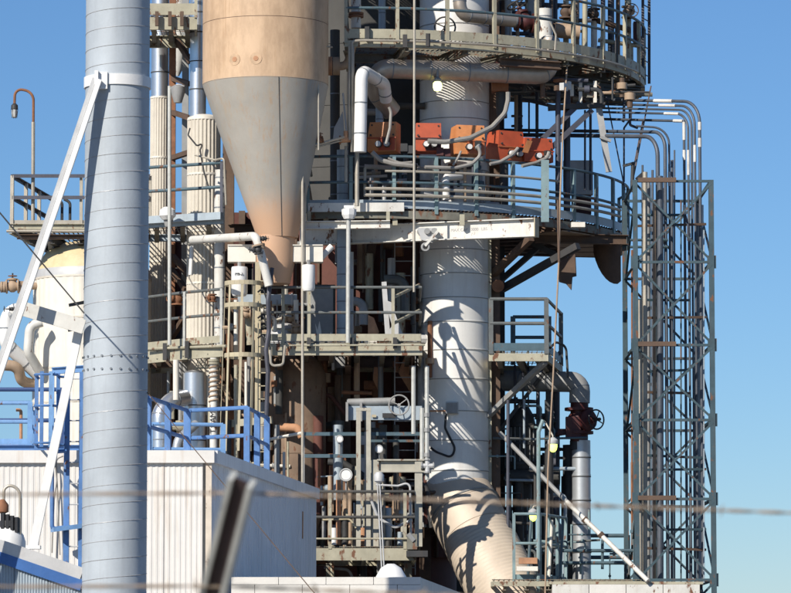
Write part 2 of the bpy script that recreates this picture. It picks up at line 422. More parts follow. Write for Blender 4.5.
def lamp(label, c, m='lamp_glass', r=.09, drop=True, name='cage_lamp', stem=None):
    c = Vector(c); t = thing(name, label, 'lamp', c - Z * r * 1.6)
    MB().lathe(c, [(r * 1.15, r * .4), (r * 1.25, r * .6), (r * 1.25, r * 1.3), (r * .8, r * 1.7), (r * .4, r * 2.0)], 16).build('lamp_cap', 'lgrey', t, True)
    MB().lathe(c, [(r * .02, -r * 1.5), (r * .5, -r * 1.35), (r * .86, -r * .9), (r, -r * .2), (r, r * .42)], 16).build('lamp_globe', m, t, True)
    if stem: MB().path(stem, .018, 8, .1).build('lamp_stem', 'conduit', t, True)
    return t
def arcpts(cx, cy, r, a0, a1, n, z):
    """angle 0 = towards the viewer (-y), 90 = to the right"""
    return [Vector((cx + r * math.sin(R(a0 + (a1 - a0) * i / n)), cy - r * math.cos(R(a0 + (a1 - a0) * i / n)), z)) for i in range(n + 1)]

# ================================================================ THE SETTING
g = MB(); g.v = [(-1500, -300, 0), (1500, -300, 0), (1500, 2500, 0), (-1500, 2500, 0)]; g.f = [(0, 1, 2, 3)]
tag(g.build('ground', 'gravel'), None, None, None, 'structure')

# ================================================================ GREY SPIRAL STACK (nearest tall thing)
SY = 56.0; sx = PX(116, SY); SR = 32.3 / FPX * SY
t = thing('spiral_seam_stack', 'tall grey spiral-seam metal stack with white clamp band and white braces', 'chimney', (sx, SY, 0))
ztop = PZ(-140, SY)
MB().lathe((sx, SY, 0), [(SR, 0), (SR, ztop)], 64).build('stack_shell', 'galv', t, True)
b = MB(); pitch = 18.4 / FPX * SY; pts = []; k = 0; n = 40; z0 = PZ(620, SY)
while True:
    a = math.pi + 2 * math.pi * k / n; z = z0 + pitch * k / n
    if z > ztop: break
    pts.append(Vector((sx + (SR + .001) * math.cos(a), SY + (SR + .001) * math.sin(a), z))); k += 1
MB().path(pts, .0055, 4).build('spiral_seam', 'stack_seam', t)
bolt = None
for vv in (358, 371):
    zz = PZ(vv, SY)
    for i in range(22):
        a = 2 * math.pi * i / 22 + .07; d = Vector((math.cos(a), math.sin(a), 0)); p = Vector((sx, SY, zz)) + d * SR
        MB().tube(p - d * .005, p + d * .016, .017, 6).build('bolt', 'seam', t)
zc = PZ(83.5, SY)
MB().lathe((sx, SY, zc), [(SR, -.075), (SR + .022, -.075), (SR + .022, .075), (SR, .075)], 64, Z, False).build('clamp_band', 'white', t, True)
lug = P(99, 82, SY - SR); lug.y = SY - SR * .93
MB().box(lug + V(.05, -.03, .02), (.14, .10, .24)).box(lug + V(-.03, -.07, .05), (.05, .14, .2)).build('clamp_lug', 'white', t)
foot1 = P(-150, 811, 54.6); top1 = P(97, 79, SY - SR - .08)
dn = (foot1 - top1).normalized(); sd_ = dn.cross(V(0, 1, 0)).normalized() * .036; sd_ = sd_ if sd_.x > 0 else -sd_
MB().bar(top1 + sd_, foot1 + sd_, .07, .10, V(0, 1, 0)).build('brace', 'white', t)
MB().bar(top1 - sd_ + V(0, .03, 0), foot1 - sd_ + V(0, .03, 0), .06, .10, V(0, 1, 0)).build('brace', 'lgrey', t)  # grey colour stands in for shade on the brace's left face
MB().box(foot1 + V(0, 0, .02), (.5, .5, .04)).build('base_plate', 'grey', t)
top2 = P(78.5, 332, SY - .12); foot2 = P(33.5, 546, 56.02)
MB().bar(top2, foot2, .12, .10, V(0, 1, 0)).build('brace', 'white', t)
MB().box(foot2 + V(0, 0, -.02), (.2, .2, .05)).build('base_plate', 'white', t)
MB().bar(P(24, 309, 55.62), P(84, 327, SY - .4), .05, .20, Z).build('cross_beam', 'white_worn', t)
for vv, u0 in ((304, 70), (329, 69)):
    MB().bar(P(u0, vv + 1, SY - .1), P(86, vv - 2, SY), .10, .045, Z).build('bracket', 'dark', t)

# guy wires
tag(MB().tube(P(-15, 195, 52), P(84, 313, SY - .2), .011, 6).build('guy_wire', 'cable'), 'thin dark guy wire slanting across the cream tank to the stack', 'wire')
tag(MB().tube(P(146, 391, SY), P(330, 612, 50), .0065, 6).build('guy_wire', 'brown'), 'thin brown guy wire slanting down across the white shed', 'wire')

# ================================================================ GABLED SHED WITH BLUE FASCIA (bottom left)
GY = 55.95; t = thing('low_shed', 'low grey shed with sloping white flashing and blue fascia', 'shed', (PX(20, GY), GY, 0))
def GE(u, off=0, Y=GY): return P(u, 541 + (u) * .345 + off, Y)
gu0, gu1 = -120, 82
MB().prof(GE(gu0, 5), GE(gu1, 5), [(-.06, -.09), (.05, -.09), (.05, .09), (-.06, .09)]).build('roof_flashing', 'roof_metal', t)
MB().prof(GE(gu0, 16.5), GE(gu1, 16.5), [(-.03, -.075), (.06, -.075), (.06, .075), (-.03, .075)]).build('fascia_board', 'fascia_blue', t)
a, c = GE(gu0, 6), GE(gu1, 6); b = MB()
for e in (0,): b.quadloop([[a, c, c + V(0, 6, 0), a + V(0, 6, 0)], [a - V(0, 0, .04), c - V(0, 0, .04), c + V(0, 6, -.04), a + V(0, 6, -.04)]])
b.build('roof', 'roof_metal', t)
N = 6
for i in range(N):
    u0, u1 = gu0 + (gu1 - gu0) * i / N, gu0 + (gu1 - gu0) * (i + 1) / N
    p, q = GE(u0, 20, GY), GE(u1, 20, GY); L = q.x - p.x; m_ = 12; top = []; bot = []
    for k in range(m_ + 1):
        for dx, o in ((0, 0), (.5, .015)):
            x = p.x + L * min(1, (k + dx) / m_); zz = p.z + (q.z - p.z) * min(1, (k + dx) / m_)
            top.append(Vector((x, GY - o, zz))); bot.append(Vector((x, GY - o, 0)))
    MB().quadloop([bot, top], closed=False).build('wall_sheet', 'bluegrey', t)
MB().box(V((GE(gu0).x + GE(gu1).x) / 2, GY + 5.9, 1.5), (GE(gu1).x - GE(gu0).x, .1, 3)).build('back_wall', 'bluegrey', t)

VY = 57.6
t = thing('roof_vent', 'white domed vent with dark bolted flange and curved pipe on the low shed', 'vent', P(8, 548, VY))
MB().lathe(P(7, 545, VY), [(.27, -.06), (.27, .04), (.24, .14), (.16, .24), (.06, .28)], 24).build('dome', 'white', t, True)
MB().tube(P(9, 527, VY), P(9, 521, VY), .17, 12).build('flange', 'dark', t)
for i in range(4): MB().tube(P(3 + 4.5 * i, 529 + i * 1.2, VY - .14), P(3 + 4.5 * i, 513 + i * 1.4, VY - .14), .035, 6).build('bolt', 'black', t)
MB().path([P(20, 545, VY - .1), P(20, 488, VY - .1), P(4, 484, VY - .1), P(3.5, 503, VY - .1)], .022, 8, .16).build('gooseneck', 'conduit', t, True)
MB().lathe(P(2.5, 505, VY - .1), [(.03, .08), (.09, 0), (.09, -.1), (.05, -.12)], 12).build('vent_hood', 'rust', t, True)

# ================================================================ WHITE CORRUGATED SHED
FY, FB = 64.0, 76.2
A = P(212, 455, FY); B = P(315, 492.5, FB); zr = A.z; L0 = P(-120, 455, FY)
t = thing('white_metal_shed', 'white corrugated metal shed with rust-streaked corner in front of the plant', 'shed', (A.x - 1, FY, 0))
nP = 7
for i in range(nP):
    p = Vector((L0.x + (A.x - L0.x) * i / nP, FY, 0)); q = Vector((L0.x + (A.x - L0.x) * (i + 1) / nP, FY, 0))
    if i == nP - 1: q = Vector((A.x - .14, FY, 0))
    corr_panel(t, p + V(.004, 0, 0), q - V(.004, 0, 0), 0, zr - .10, 'shed_white', .085, .007)
MB().bar(V(A.x - .05, FY - .01, 0), V(A.x - .05, FY - .01, zr - .1), .03, .095, V(1, 0, 0)).build('corner_post', 'shed_rust', t)
dv = (B - A); dv.z = 0; out = Vector((dv.y, -dv.x, 0)).normalized(); nS = 8
for i in range(nS):
    p = A + dv * (i / nS) + dv * .001; q = A + dv * ((i + 1) / nS) - dv * .001
    corr_panel(t, p, q, 0, zr - .10, 'shed_side', .17, .03, out)
bk = Vector((L0.x, FB, 0))
MB().bar(V(L0.x, FY - .02, zr - .03), V(A.x + .04, FY - .02, zr - .03), .12, .20).build('roof_trim', 'shed_white', t)
MB().bar(A + out * .03 + V(0, 0, -.03), V(B.x, B.y, zr - .03) + out * .03, .12, .20).build('roof_trim', 'shed_side', t)
MB().plate([V(L0.x, FY, zr - .02), V(A.x, FY, zr - .02), V(B.x, B.y, zr - .02), V(L0.x, FB, zr - .02)], .03, Z).build('roof', 'roof_metal', t)
MB().bar(V(L0.x, FB, zr / 2 - .05), V(B.x - .1, FB, zr / 2 - .05), .1, zr - .12).build('back_wall', 'shed_side', t)
MB().bar(A + dv * .84 + out * .036 + V(0, 0, -.95), A + dv * .842 + out * .036 + V(0, 0, -.45), .09, .012, out).build('rust_patch', 'rust_light', t)

# blue handrail standing on the shed roof
RY = 69.0; zd = zr + .015
t = thing('roof_handrail', 'blue painted handrail standing on the white shed roof', 'handrail', (PX(200, RY), RY, zd))
def RP(u, Y): return Vector((PX(u, Y, 430), Y, zd))
rail_run(t, [RP(120, 64.8), RP(148, 66.2), RP(187, 69.3)], 1.07, 'blue', toe=0, sp=1.5, rr=.036, pw=.10)
rail_run(t, [RP(190, 69.3), RP(247, 68.6), RP(267, 71.2)], 1.07, 'blue', toe=.12, sp=1.2, rr=.036, pw=.10)
rail_run(t, [RP(150, 71.8), RP(223, 72)], 1.0, 'blue_pale', toe=0, sp=1.0, rr=.034, pw=.09)

# ================================================================ WHITE BLOCK BUILDING (bottom centre)
HY, HB = 62.0, 72.0
A2 = P(421, 577, HY); L2 = P(231, 577, HY); B2 = P(462, 594, HB)
t = thing('white_block_building', 'low white block building with flat roof below the duct', 'building', ((A2.x + L2.x) / 2, HY, 0)); zh = A2.z
bw = (A2.x - L2.x) / 4
for r_ in range(9):
    off = bw * .5 if r_ % 2 else 0; x = L2.x - off; z1 = zh - (.12 + .2 * (r_ - 1) if r_ else 0); z0 = zh - .12 if r_ == 0 else z1 - .195
    while x < A2.x - .02:
        a_, c_ = max(x, L2.x), min(x + bw, A2.x)
        if c_ - a_ > .03: MB().box(V((a_ + c_) / 2, HY + .1, (z0 + z1) / 2), (c_ - a_ - .008, .2 + random.uniform(0, .006), z1 - z0 - .006)).build('wall_block', 'concrete', t)
        x += bw
MB().box(V((L2.x + A2.x) / 2, HY + .12, (zh - 1.8) / 2), (A2.x - L2.x - .02, .2, zh - 1.82)).build('front_wall', 'concrete', t)
d2 = Vector((B2.x - A2.x, HB - HY, 0))
MB().bar(V(A2.x - .08, HY + .22, zh / 2), V(A2.x - .08, HY + .2, zh / 2) + d2, .15, zh - .01).build('side_wall', 'lgrey', t)
MB().plate([V(L2.x + .05, HY + .25, zh - .06), V(A2.x - .18, HY + .25, zh - .06), V(A2.x - .2, HY, zh - .06) + d2, V(L2.x, HB, zh - .06)], -.04, Z).build('roof', 'roof_metal', t)
MB().bar(V(L2.x + .1, HY + .22, zh / 2), V(L2.x + .1, HB, zh / 2), .15, zh - .04).build('side_wall', 'lgrey', t)
t = thing('roof_dome', 'small white dome on the flat roof of the block building', 'vent', P(391, 590, 66))
MB().lathe(P(391, 584, 66), [(.27, -.2), (.27, .0), (.25, .12), (.17, .26), (.06, .33)], 24).build('dome', 'white', t, True)
MB().lathe(P(391, 590, 66), [(.3, -.16), (.3, .05), (.27, .08)], 24).build('curb', 'lgrey', t, True)
t = thing('twin_rod_mast', 'thin white twin-rod mast with small lamp in front of the lower platform', 'mast', P(384, 588, 66.6))
for du in (-1.2, 1.2): MB().tube(P(384 + du, 590, 66.6), P(378.5 + du, 482, 66.6), .012, 6).build('rod', 'lgrey', t)
MB().lathe(P(379, 477, 66.6), [(.03, -.1), (.08, -.07), (.085, .03), (.05, .08)], 14).build('lamp_head', 'lgrey', t, True)

# ================================================================ BLUE PLATFORM AND LADDER AT LEFT
BY = 70.0; zb = PZ(450, BY)
t = thing('blue_access_platform', 'blue platform with handrails beside the cream tank', 'platform', (PX(20, BY), BY, zb))
def BP(u, Y): return Vector((PX(u, Y, 420), Y, zb))
rail_run(t, [BP(-40, 68.5), BP(30, 68.5), BP(33, 71.5)], .72, 'blue_pale', toe=.1, sp=1.1, rr=.035, pw=.085)
rail_run(t, [BP(-40, 72.5), BP(62, 72.5)], 1.25, 'navy', toe=0, sp=2.2, rr=.038, pw=.09)
grating(t, [(BP(-40, 68.5).x, 68.5), (BP(78, 68.5).x, 68.5), (BP(78, 72.5).x, 72.5), (BP(-40, 72.5).x, 72.5)], zb, 'blue')
MB().channel(BP(-40, 68.45) - Z * .1, BP(80, 68.45) - Z * .1, .18, .07, .012, 1).build('edge_beam', 'blue', t)
MB().channel(BP(-40, 72.55) - Z * .1, BP(80, 72.55) - Z * .1, .18, .07, .012, -1).build('edge_beam', 'blue', t)
for u, Y in ((28, 72), (78, 72)): MB().ibeam(BP(u, Y) - Z * .2, V(BP(u, Y).x, Y, zr), .14, .14).build('leg', 'blue', t)
MB().ibeam(P(52, 371, 69.2), P(95, 368, 69.2), .12, .1).build('gantry_beam', 'blue_pale', t)
MB().bar(P(53, 372, 69.2), V(P(53, 372, 69.2).x, 69.2, zb), .05, .05, V(0, 1, 0)).build('gantry_post', 'blue_pale', t)
t = thing('blue_caged_ladder', 'blue caged ladder on the front of the white shed', 'ladder', P(74, 590, 63.6))
LYd = 63.65; zl0, zl1 = 0.0, PZ(372, LYd); xl0, xl1 = PX(68, LYd), PX(83, LYd)
MB().bar(V(xl0, LYd, zl0), V(xl0, LYd, zl1), .09, .05, V(0, 1, 0)).build('stile', 'blue', t)
MB().bar(V(xl1, LYd, zl0), V(xl1, LYd, zl1), .09, .05, V(0, 1, 0)).build('stile', 'blue', t)
zz = .3
while zz < zl1: MB().tube(V(xl0, LYd, zz), V(xl1, LYd, zz), .013, 6).build('rung', 'lgrey', t); zz += 21 / FPX * LYd
hx, hr = (PX(38, LYd) + PX(60, LYd)) / 2, (PX(60, LYd) - PX(38, LYd)) / 2
for vv in (377, 408, 445):
    zz = PZ(vv, LYd); q = [V(hx + hr * .98, LYd - .05, zz), V(hx + hr, LYd - .55, zz), V(hx - hr, LYd - .55, zz), V(hx - hr, LYd + .25, zz)]
    MB().path([V(xl0, LYd, zz)] + q, .022, 6, .14).build('cage_hoop', 'blue', t, True)
for xx, yy, mm in ((hx - hr, LYd - .1, 'blue'), (hx - hr * .3, LYd - .55, 'blue'), (hx + hr * .5, LYd - .55, 'blue_pale'), (hx + hr, LYd - .2, 'blue')):
    MB().bar(V(xx, yy, PZ(449, LYd)), V(xx, yy, PZ(374, LYd)), .06, .02, V(0, 1, 0)).build('cage_strap', mm, t)
MB().path([P(66, 451, LYd - .1), P(52, 452, LYd - .2), P(52, 529, LYd - .2), P(68, 527, LYd - .1)], .035, 6, .05).build('bracket_loop', 'blue', t, True)
MB().bar(P(52, 530, LYd - .2), P(82, 526, LYd - .05), .22, .07, Z).build('step_plate', 'blue_pale', t)
pipe('conduit', 'thin dark conduit hanging down the white shed wall', 'conduit', [P(54, 455, FY - .1), P(57, 480, FY - .1), P(54, 500, FY - .1), P(52, 553, FY - .1)], .012, 'cable', .3, 6)
pipe('conduit', 'thin grey conduit arching over beside the blue ladder', 'conduit', [P(63, 456, FY - .08), P(56, 459, FY - .08), P(58, 500, FY - .08), P(60, 555, FY - .08)], .010, 'cable', .2, 6)

# ================================================================ CREAM TANK, ITS PLATFORM, LEFT PIPES
TY = 83.5; tx = PX(92, TY, 330); TR = 59 / FPX * TY
t = thing('cream_tank', 'cream insulated tank with domed top behind the stack', 'tank', (tx, TY, 0))
zt = PZ(281, TY)
for i, (v0, v1) in enumerate(((620, 560), (560, 500), (500, 450), (450, 405), (405, 371), (371, 322), (322, 281))):
    ribbed_cyl(t, tx, TY, PZ(v0, TY) + .012 if v0 < 620 else 0, PZ(v1, TY) - .008, TR, 'cream', 44, .008, 'tank_course')
    MB().lathe((tx, TY, PZ(v1, TY)), [(TR + .004, -.02), (TR + .016, -.02), (TR + .016, .02), (TR + .004, .02)], 48, Z, False).build('band', 'ribbed', t, True)
MB().lathe((tx, TY, zt), [(TR, .01), (TR * .985, .16), (TR * .92, .38), (TR * .78, .60), (TR * .5, .78), (.05, .86)], 48).build('dome_head', 'cream_dome', t, True)
MB().lathe((tx, TY, zt), [(TR + .012, .0), (TR + .008, .11), (TR * .965, .22), (TR * .95, .22)], 48, Z, False).build('knuckle_band', 'lgrey', t, True)
zq = PZ(231, 82.5)
MB().lathe((tx, TY, zt + .6), [(.45, 0), (.45, .2), (.4, zq - zt - .6 - .1)], 20).build('neck', 'dark', t, True)

zq = PZ(224, 82.3)
t = thing('tank_top_platform', 'small weathered platform with handrails above the cream tank', 'platform', (tx, TY, zq))
def QP(u, Y): return Vector((PX(u, Y, 215), Y, zq))
qa, qb, qc = QP(12, 82.3), QP(150, 82.3), QP(52, 86.2)
rail_run(t, [qb, qa, qc], 1.0, 'purple_dark', 'conduit', toe=.08, sp=1.25, rr=.034, pw=.07, tm='conduit', flat=True)
grating(t, [(qa.x, qa.y), (qb.x, qb.y), (QP(150, 86.2).x, 86.2), (qc.x, 86.2)], zq, 'khaki_dark')
MB().channel(qa - Z * .06 + V(-.06, 0, 0), qb - Z * .06, .12, .07, .012, 1).build('edge_beam', 'khaki', t)
MB().tube(qa + V(-.1, -.1, -.16), qb + V(0, -.1, -.16), .03, 8).build('edge_pipe', 'conduit', t)
MB().channel(qa - Z * .26 + V(.1, .1, 0), qb - Z * .26 + V(0, .1, 0), .10, .07, .012, 1).build('edge_beam', 'brown', t)
MB().channel(qa - Z * .1, qc - Z * .1, .2, .07, .012, -1).build('edge_beam', 'khaki', t)
for u, e in ((30, 60), (52, 75), (80, 92), (120, 100)): MB().ibeam(QP(u, 82.4) - Z * .30, QP(e, 85) - Z * .30 , .2, .12).build('floor_beam', 'dark', t)
MB().bar(P(22, 233, 82.5), P(55, 248, 84.4), .14, .14).build('bracket', 'dark', t)
MB().bar(P(50, 235, 82.7), P(52, 262, 84.4), .10, .3).build('bracket', 'lgrey', t)
for u in (62, 70): MB().path([QP(u, 83.1), QP(u, 83.1) + Z * .55, QP(u - 6, 83.1) + Z * .62], .03, 6, .1).build('stub_pipe', 'dark', t, True)

t = thing('gooseneck_lamp', 'gooseneck pole lamp rising from the tank-top platform', 'lamp', (QP(33, 82.4).x, 82.4, zq))
MB().path([QP(33, 82.4) - Z * .05, P(33.5, 92, 82.4), P(15, 88, 82.4), P(14.5, 104, 82.4)], .028, 8, .22, 8).build('pole', 'rust', t, True)
MB().tube(QP(33, 82.4), P(33.2, 122, 82.4), .038, 8).build('pole_sleeve', 'conduit', t, True)
lc = P(14.5, 109, 82.4)
MB().lathe(lc, [(.03, .12), (.07, .08), (.075, .0), (.06, -.01)], 12).build('lamp_cap', 'dark', t, True)
MB().lathe(lc, [(.055, 0), (.06, -.08), (.045, -.17), (.01, -.19)], 12).build('lamp_globe', 'glass', t, True)
for i in range(6):
    a = i * math.pi / 3; MB().tube(lc + V(.07 * math.cos(a), .07 * math.sin(a), 0), lc + V(.05 * math.cos(a), .05 * math.sin(a), -.19), .006, 5).build('guard_bar', 'dark', t)

pipe('inlet_pipe', 'rusty pipe entering the cream tank from the left', 'pipe', [P(-30, 288, 82.4), P(36, 286, 83)], .075, 'tan', 0, 12, flanges=[(P(3, 287, 82.7), (1, 0, 0)), (P(22, 286.5, 82.8), (1, 0, 0))], fm='tan')
valve('rusty gate valve on the pipe left of the cream tank', P(12.5, 286.5, 82.75), (1, 0, .02), .085, 'tan', Z, .22, 'rust', .09)
pipe('white_bend_pipe', 'white insulated pipe bending down left of the cream tank', 'pipe', [P(28, 309, 82.6), P(7, 311, 82.6), P(6, 344, 82.6), P(38, 374, 83)], .145, 'white', .26, 14, seams=.45)
pipe('white_bend_pipe', 'short white elbow pipe against the left side of the cream tank', 'pipe', [P(42, 322, 82.2), P(30, 326, 82.2), P(28, 352, 82.2), P(40, 372, 82.5)], .10, 'white_worn', .2, 12)
pipe('brown_elbow_pipe', 'brown shaded elbow pipe below the white bends', 'pipe', [P(2, 365, 82.6), P(18, 366, 82.6), P(21, 381, 82.8), P(45, 388, 83.2)], .115, 'tan', .25, 12)
valve('small stem valve left of the cream tank above the white bends', P(12, 309, 82.3), (1, 0, 0), .03, 'dark', V(-1, 0, 0), .16, 'dark', .06)
pipe('rusty_riser', 'thin rusty riser seen through the blue rails', 'pipe', [P(21, 452, 73), P(21, 410, 73), P(16, 410, 73)], .03, 'rust_light', .05, 8)
pipe('brown_header', 'fat brown header pipe behind the blue rails', 'pipe', [P(-5, 447, 73.3), P(24, 446, 73.3)], .09, 'tan', 0, 12)

# ================================================================ BIG VESSELS
CY = 85.6; cx = PX(360, CY, 120)
RV = 2.3
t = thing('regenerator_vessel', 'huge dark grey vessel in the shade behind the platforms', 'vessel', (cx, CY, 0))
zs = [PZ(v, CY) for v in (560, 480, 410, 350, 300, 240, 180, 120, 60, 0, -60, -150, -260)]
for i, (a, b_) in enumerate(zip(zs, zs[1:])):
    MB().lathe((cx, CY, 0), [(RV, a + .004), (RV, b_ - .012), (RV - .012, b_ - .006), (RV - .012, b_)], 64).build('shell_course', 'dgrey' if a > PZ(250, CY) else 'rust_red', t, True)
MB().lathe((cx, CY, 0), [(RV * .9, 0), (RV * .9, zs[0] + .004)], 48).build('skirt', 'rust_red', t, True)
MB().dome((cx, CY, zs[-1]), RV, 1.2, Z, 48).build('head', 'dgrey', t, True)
for i in range(10):
    a = R(-150 + i * 13); d = Vector((math.cos(a), math.sin(a), 0)); p = Vector((cx, CY, 0)) + d * (RV + .03)
    MB().bar(p + Z * PZ(560, CY), p + Z * PZ(245, CY), .05, .09, d).build('stiffener', 'brown', t)

# white clad vessel / duct
DY = 82.2; dx = PX(455, DY, 300); DR = 35.2 / FPX * DY
t = thing('white_riser_duct', 'tall white jacketed riser duct bending away at its foot', 'duct', (dx, DY, 0))
vs = [497, 472, 442, 413, 381, 352, 324, 300, 276, 252, 226, 200, 173, 145, 122, 105, 82, 55, 28, 0, -40, -90, -140, -200]
for i, (v0, v1) in enumerate(zip(vs, vs[1:])):
    MB().lathe((dx, DY, 0), [(DR + .007, PZ(v0, DY) - .015), (DR + .007, PZ(v0, DY) + .02), (DR, PZ(v0, DY) + .023), (DR, PZ(v1, DY))], 56).build('jacket_section', 'duct', t, True)
    MB().lathe((dx, DY, PZ(v0, DY)), [(DR + .004, -.012), (DR + .012, -.012), (DR + .012, .006), (DR + .004, .006)], 56, Z, False).build('seam_band', 'grey', t, True)
e0 = Vector((dx, DY, PZ(492, DY))); e1 = P(504, 590, 81.0); e2 = e1 + (e1 - e0) * .35
ax = (e1 - e0).normalized()
L = (e2 - e0).length
def dsec(a, b_, m_='duct', r=DR + .012): MB().tube(e0 + ax * a, e0 + ax * b_, r, 56).build('jacket_section', m_, t, True)
MB().lathe(e0 - Z * .02, [(DR * math.cos(q * math.pi / 12) + .008, -DR * .75 * math.sin(q * math.pi / 12)) for q in range(-1, 7)], 48).build('elbow_section', 'duct_cream', t, True)
dsec(-.12, .55, 'duct_cream'); dsec(.56, 1.15, 'duct_cream')
b = MB(); x = 1.16; pr = []
while x < L:
    pr += [(DR + .012, x), (DR + .022, x + .03), (DR + .022, x + .045), (DR + .012, x + .075)]; x += .085
b.lathe(e0, pr, 56, ax).build('ribbed_section', 'duct_cream', t, True)
MB().torus(e0 + ax * .5, ax, DR + .02, .02, 48).build('seam_band', 'grey', t, True)
gl = e2 + Z * 0
MB().tube(gl, gl + ax * (gl.z / -ax.z), DR, 40).build('lower_leg', 'duct', t, True)
# junction box and cable on the duct
t = thing('junction_box', 'small grey junction box with black hanging cable on the white duct', 'box', P(452, 413, 81.4))
MB().box(P(452, 408, 81.45), (.26, .2, .24)).build('box', 'lgrey', t)
MB().box(P(452, 408, 81.33), (.22, .03, .2)).build('cover', 'grey', t)
MB().path([P(446, 413, 81.4), P(445, 428, 81.38), P(455, 448, 81.38), P(452, 458, 81.38), P(436, 452, 81.38), P(431, 448, 81.5)], .024, 8, .15).build('cable', 'black', t, True)
MB().tube(P(430, 411, 81.4), P(447, 411, 81.4), .02, 6).build('conduit', 'rust_light', t)

# ================================================================ HOPPER
KY = 79.0; kx = PX(265.5, KY, 60); KR = 63.6 / FPX * KY
zj = PZ(86, KY); t = thing('conical_hopper', 'big tan steel hopper with grey conical bottom and rust stains', 'hopper', (kx, KY, PZ(285, KY)))
zt_ = PZ(-130, KY); zm = PZ(26, KY)
MB().lathe((kx, KY, 0), [(KR, zj + .005), (KR, zm - .006)], 72).build('drum_course', 'hopper', t, True)
MB().lathe((kx, KY, 0), [(KR, zm + .006), (KR, zt_)], 72).build('drum_course', 'hopper', t, True)
MB().lathe((kx, KY, zm), [(KR - .01, -.007), (KR - .004, -.007), (KR - .004, .007), (KR - .01, .007)], 72, Z, False).build('weld_groove', 'brown', t, True)
zc0 = PZ(238, KY); xb = PX(277.5, KY, 238); rb = 20.5 / FPX * KY; rings = []
for k in range(9):
    f = k / 8; rr = KR + (rb - KR) * f; xx = kx + (xb - kx) * f
    if k == 0: rr = KR - .004
    rings.append([V(xx + rr * math.cos(2 * math.pi * i / 72), KY + rr * math.sin(2 * math.pi * i / 72), zj + (zc0 - zj) * f) for i in range(72)][::-1])
MB().quadloop(rings).build('cone', 'hopper', t, True)
MB().dome((kx, KY, zt_), KR, .5, Z, 48).build('roof', 'hopper', t, True)
p, q = V(kx + KR * .24, KY - KR * .972, zj), V(xb + rb * .24, KY - rb * .972, zc0)
MB().bar(p, q, .012, .012).build('weld_seam', 'dgrey', t)
for u in (237, 258):
    c = P(u, 68, KY); c.y = KY - math.sqrt(max(.01, KR ** 2 - (c.x - kx) ** 2)); d = (c - V(kx, KY, c.z)).normalized()
    MB().tube(c - d * .05, c + d * .004, .12, 20).build('boss', 'boss_halo', t, True)
    MB().tube(c + d * .002, c + d * .012, .05, 12).build('boss_plug', 'rust_light', t, True)
zs0 = PZ(284, KY)
MB().lathe((xb - .05, KY, 0), [(.30, zs0), (.36, zs0 + .25), (.39, zc0 - .5), (.40, zc0 + .03)], 32).build('outlet_spout', 'hopper', t, True)
0 and MB().lathe((xb - .02, KY, zc0), [(rb, -.03), (rb + .04, -.03), (rb + .04, .03), (rb, .03)], 32).build('outlet_flange', 'hopper', t, True)
# side feed arms
for sgn, uu, lab in ((-1, (256, 228), 'left'), (1, (291, 323), 'right')):
    p, q = P(uu[0], 254.5, KY), P(uu[1], 254.5, KY); MB().prof(p, q, [(-.15, -.16), (.15, -.16), (.15, .16), (-.15, .16)]).build('feed_arm', 'cream', t)
    MB().bar(p + Z * .17, q + Z * .17, .36, .02).build('arm_flange', 'cream', t)
pipe('chute_pipe', 'short white slanted chute pipe right of the hopper outlet', 'pipe', [P(318, 261, 79.2), P(332, 246, 79.2)], .065, 'white', 0, 12)
for u, v0, v1, lab, tx_ in ((239.5, 267, 296, 'white cylindrical canister with dark lettering under the hopper feed arm', 1), (308.5, 265, 291, 'plain white cylindrical canister right of the hopper outlet', 0)):
    t = thing('canister', lab, 'canister', P(u, v1, 78.6)); r_ = (8.2 if tx_ else 6.6) / FPX * 78.6
    MB().lathe(V(P(u, v0, 78.6).x, 78.6, 0), [(r_ * .8, PZ(v1, 78.6)), (r_, PZ(v1, 78.6) + .06), (r_, PZ(v0, 78.6) - .03), (r_ * .94, PZ(v0, 78.6))], 28).build('shell', 'white', t, True)
    MB().tube(P(u, v0, 78.6), P(u, v0 - 5, 78.6), .04, 8).build('nozzle', 'grey', t)
    if tx_:
        for k, (s_, du) in enumerate((('E', 2.2), ('2', -1.2))): text(t, s_, P(239 + du * -1 , 274, 78.6 - r_ - .004), (0, 0, -1), (1, 0, 0), .13, 'ink')
# pipe from column to hopper outlet
t = pipe('white_transfer_pipe', 'white pipe running from the ribbed column to the hopper outlet', 'pipe', [P(192, 240, 80.5), P(256, 236, 78.2), P(262, 258, 78.2), P(269, 286, 78.2)], .085, 'white_worn', .16, 14, flanges=[(P(258.6, 247, 78.2), (.2, 0, -1))], fm='tan')
valve('small dark valve on the transfer pipe beside the hopper outlet', P(258, 250, 78.0), (.2, 0, -1), .05, 'dark', V(-1, -.2, 0), .16, 'dark', .055)
valve('dark stem valve at the elbow of the transfer pipe', P(263, 238.5, 78.0), (1, 0, 0), .035, 'dark', V(1, 0, 0), .1, 'dark', .045)

# brown vessel below hopper
t = thing('brown_receiver_vessel', 'rust-brown vessel standing under the hopper platform', 'vessel', (PX(296, 82), 82, 0))
xv = PX(296, 82, 430); rv = 30 / FPX * 82
MB().lathe((xv, 82, 0), [(rv * .55, 0), (rv * .6, PZ(560, 82)), (rv, PZ(500, 82)), (rv, PZ(455, 82) - .006)], 40).build('lower_shell', 'brown_shell', t, True)
MB().lathe((xv, 82, 0), [(rv, PZ(455, 82) + .004), (rv, PZ(375, 82)), (rv * .8, PZ(360, 82)), (rv * .2, PZ(352, 82))], 40).build('upper_shell', 'brown_shell', t, True)
pipe('rusty_elbow', 'rusty elbow nozzle on the brown vessel', 'pipe', [P(280, 427, 81.2), P(298, 428, 81), P(302, 437, 81)], .085, 'rust_light', .12, 12)

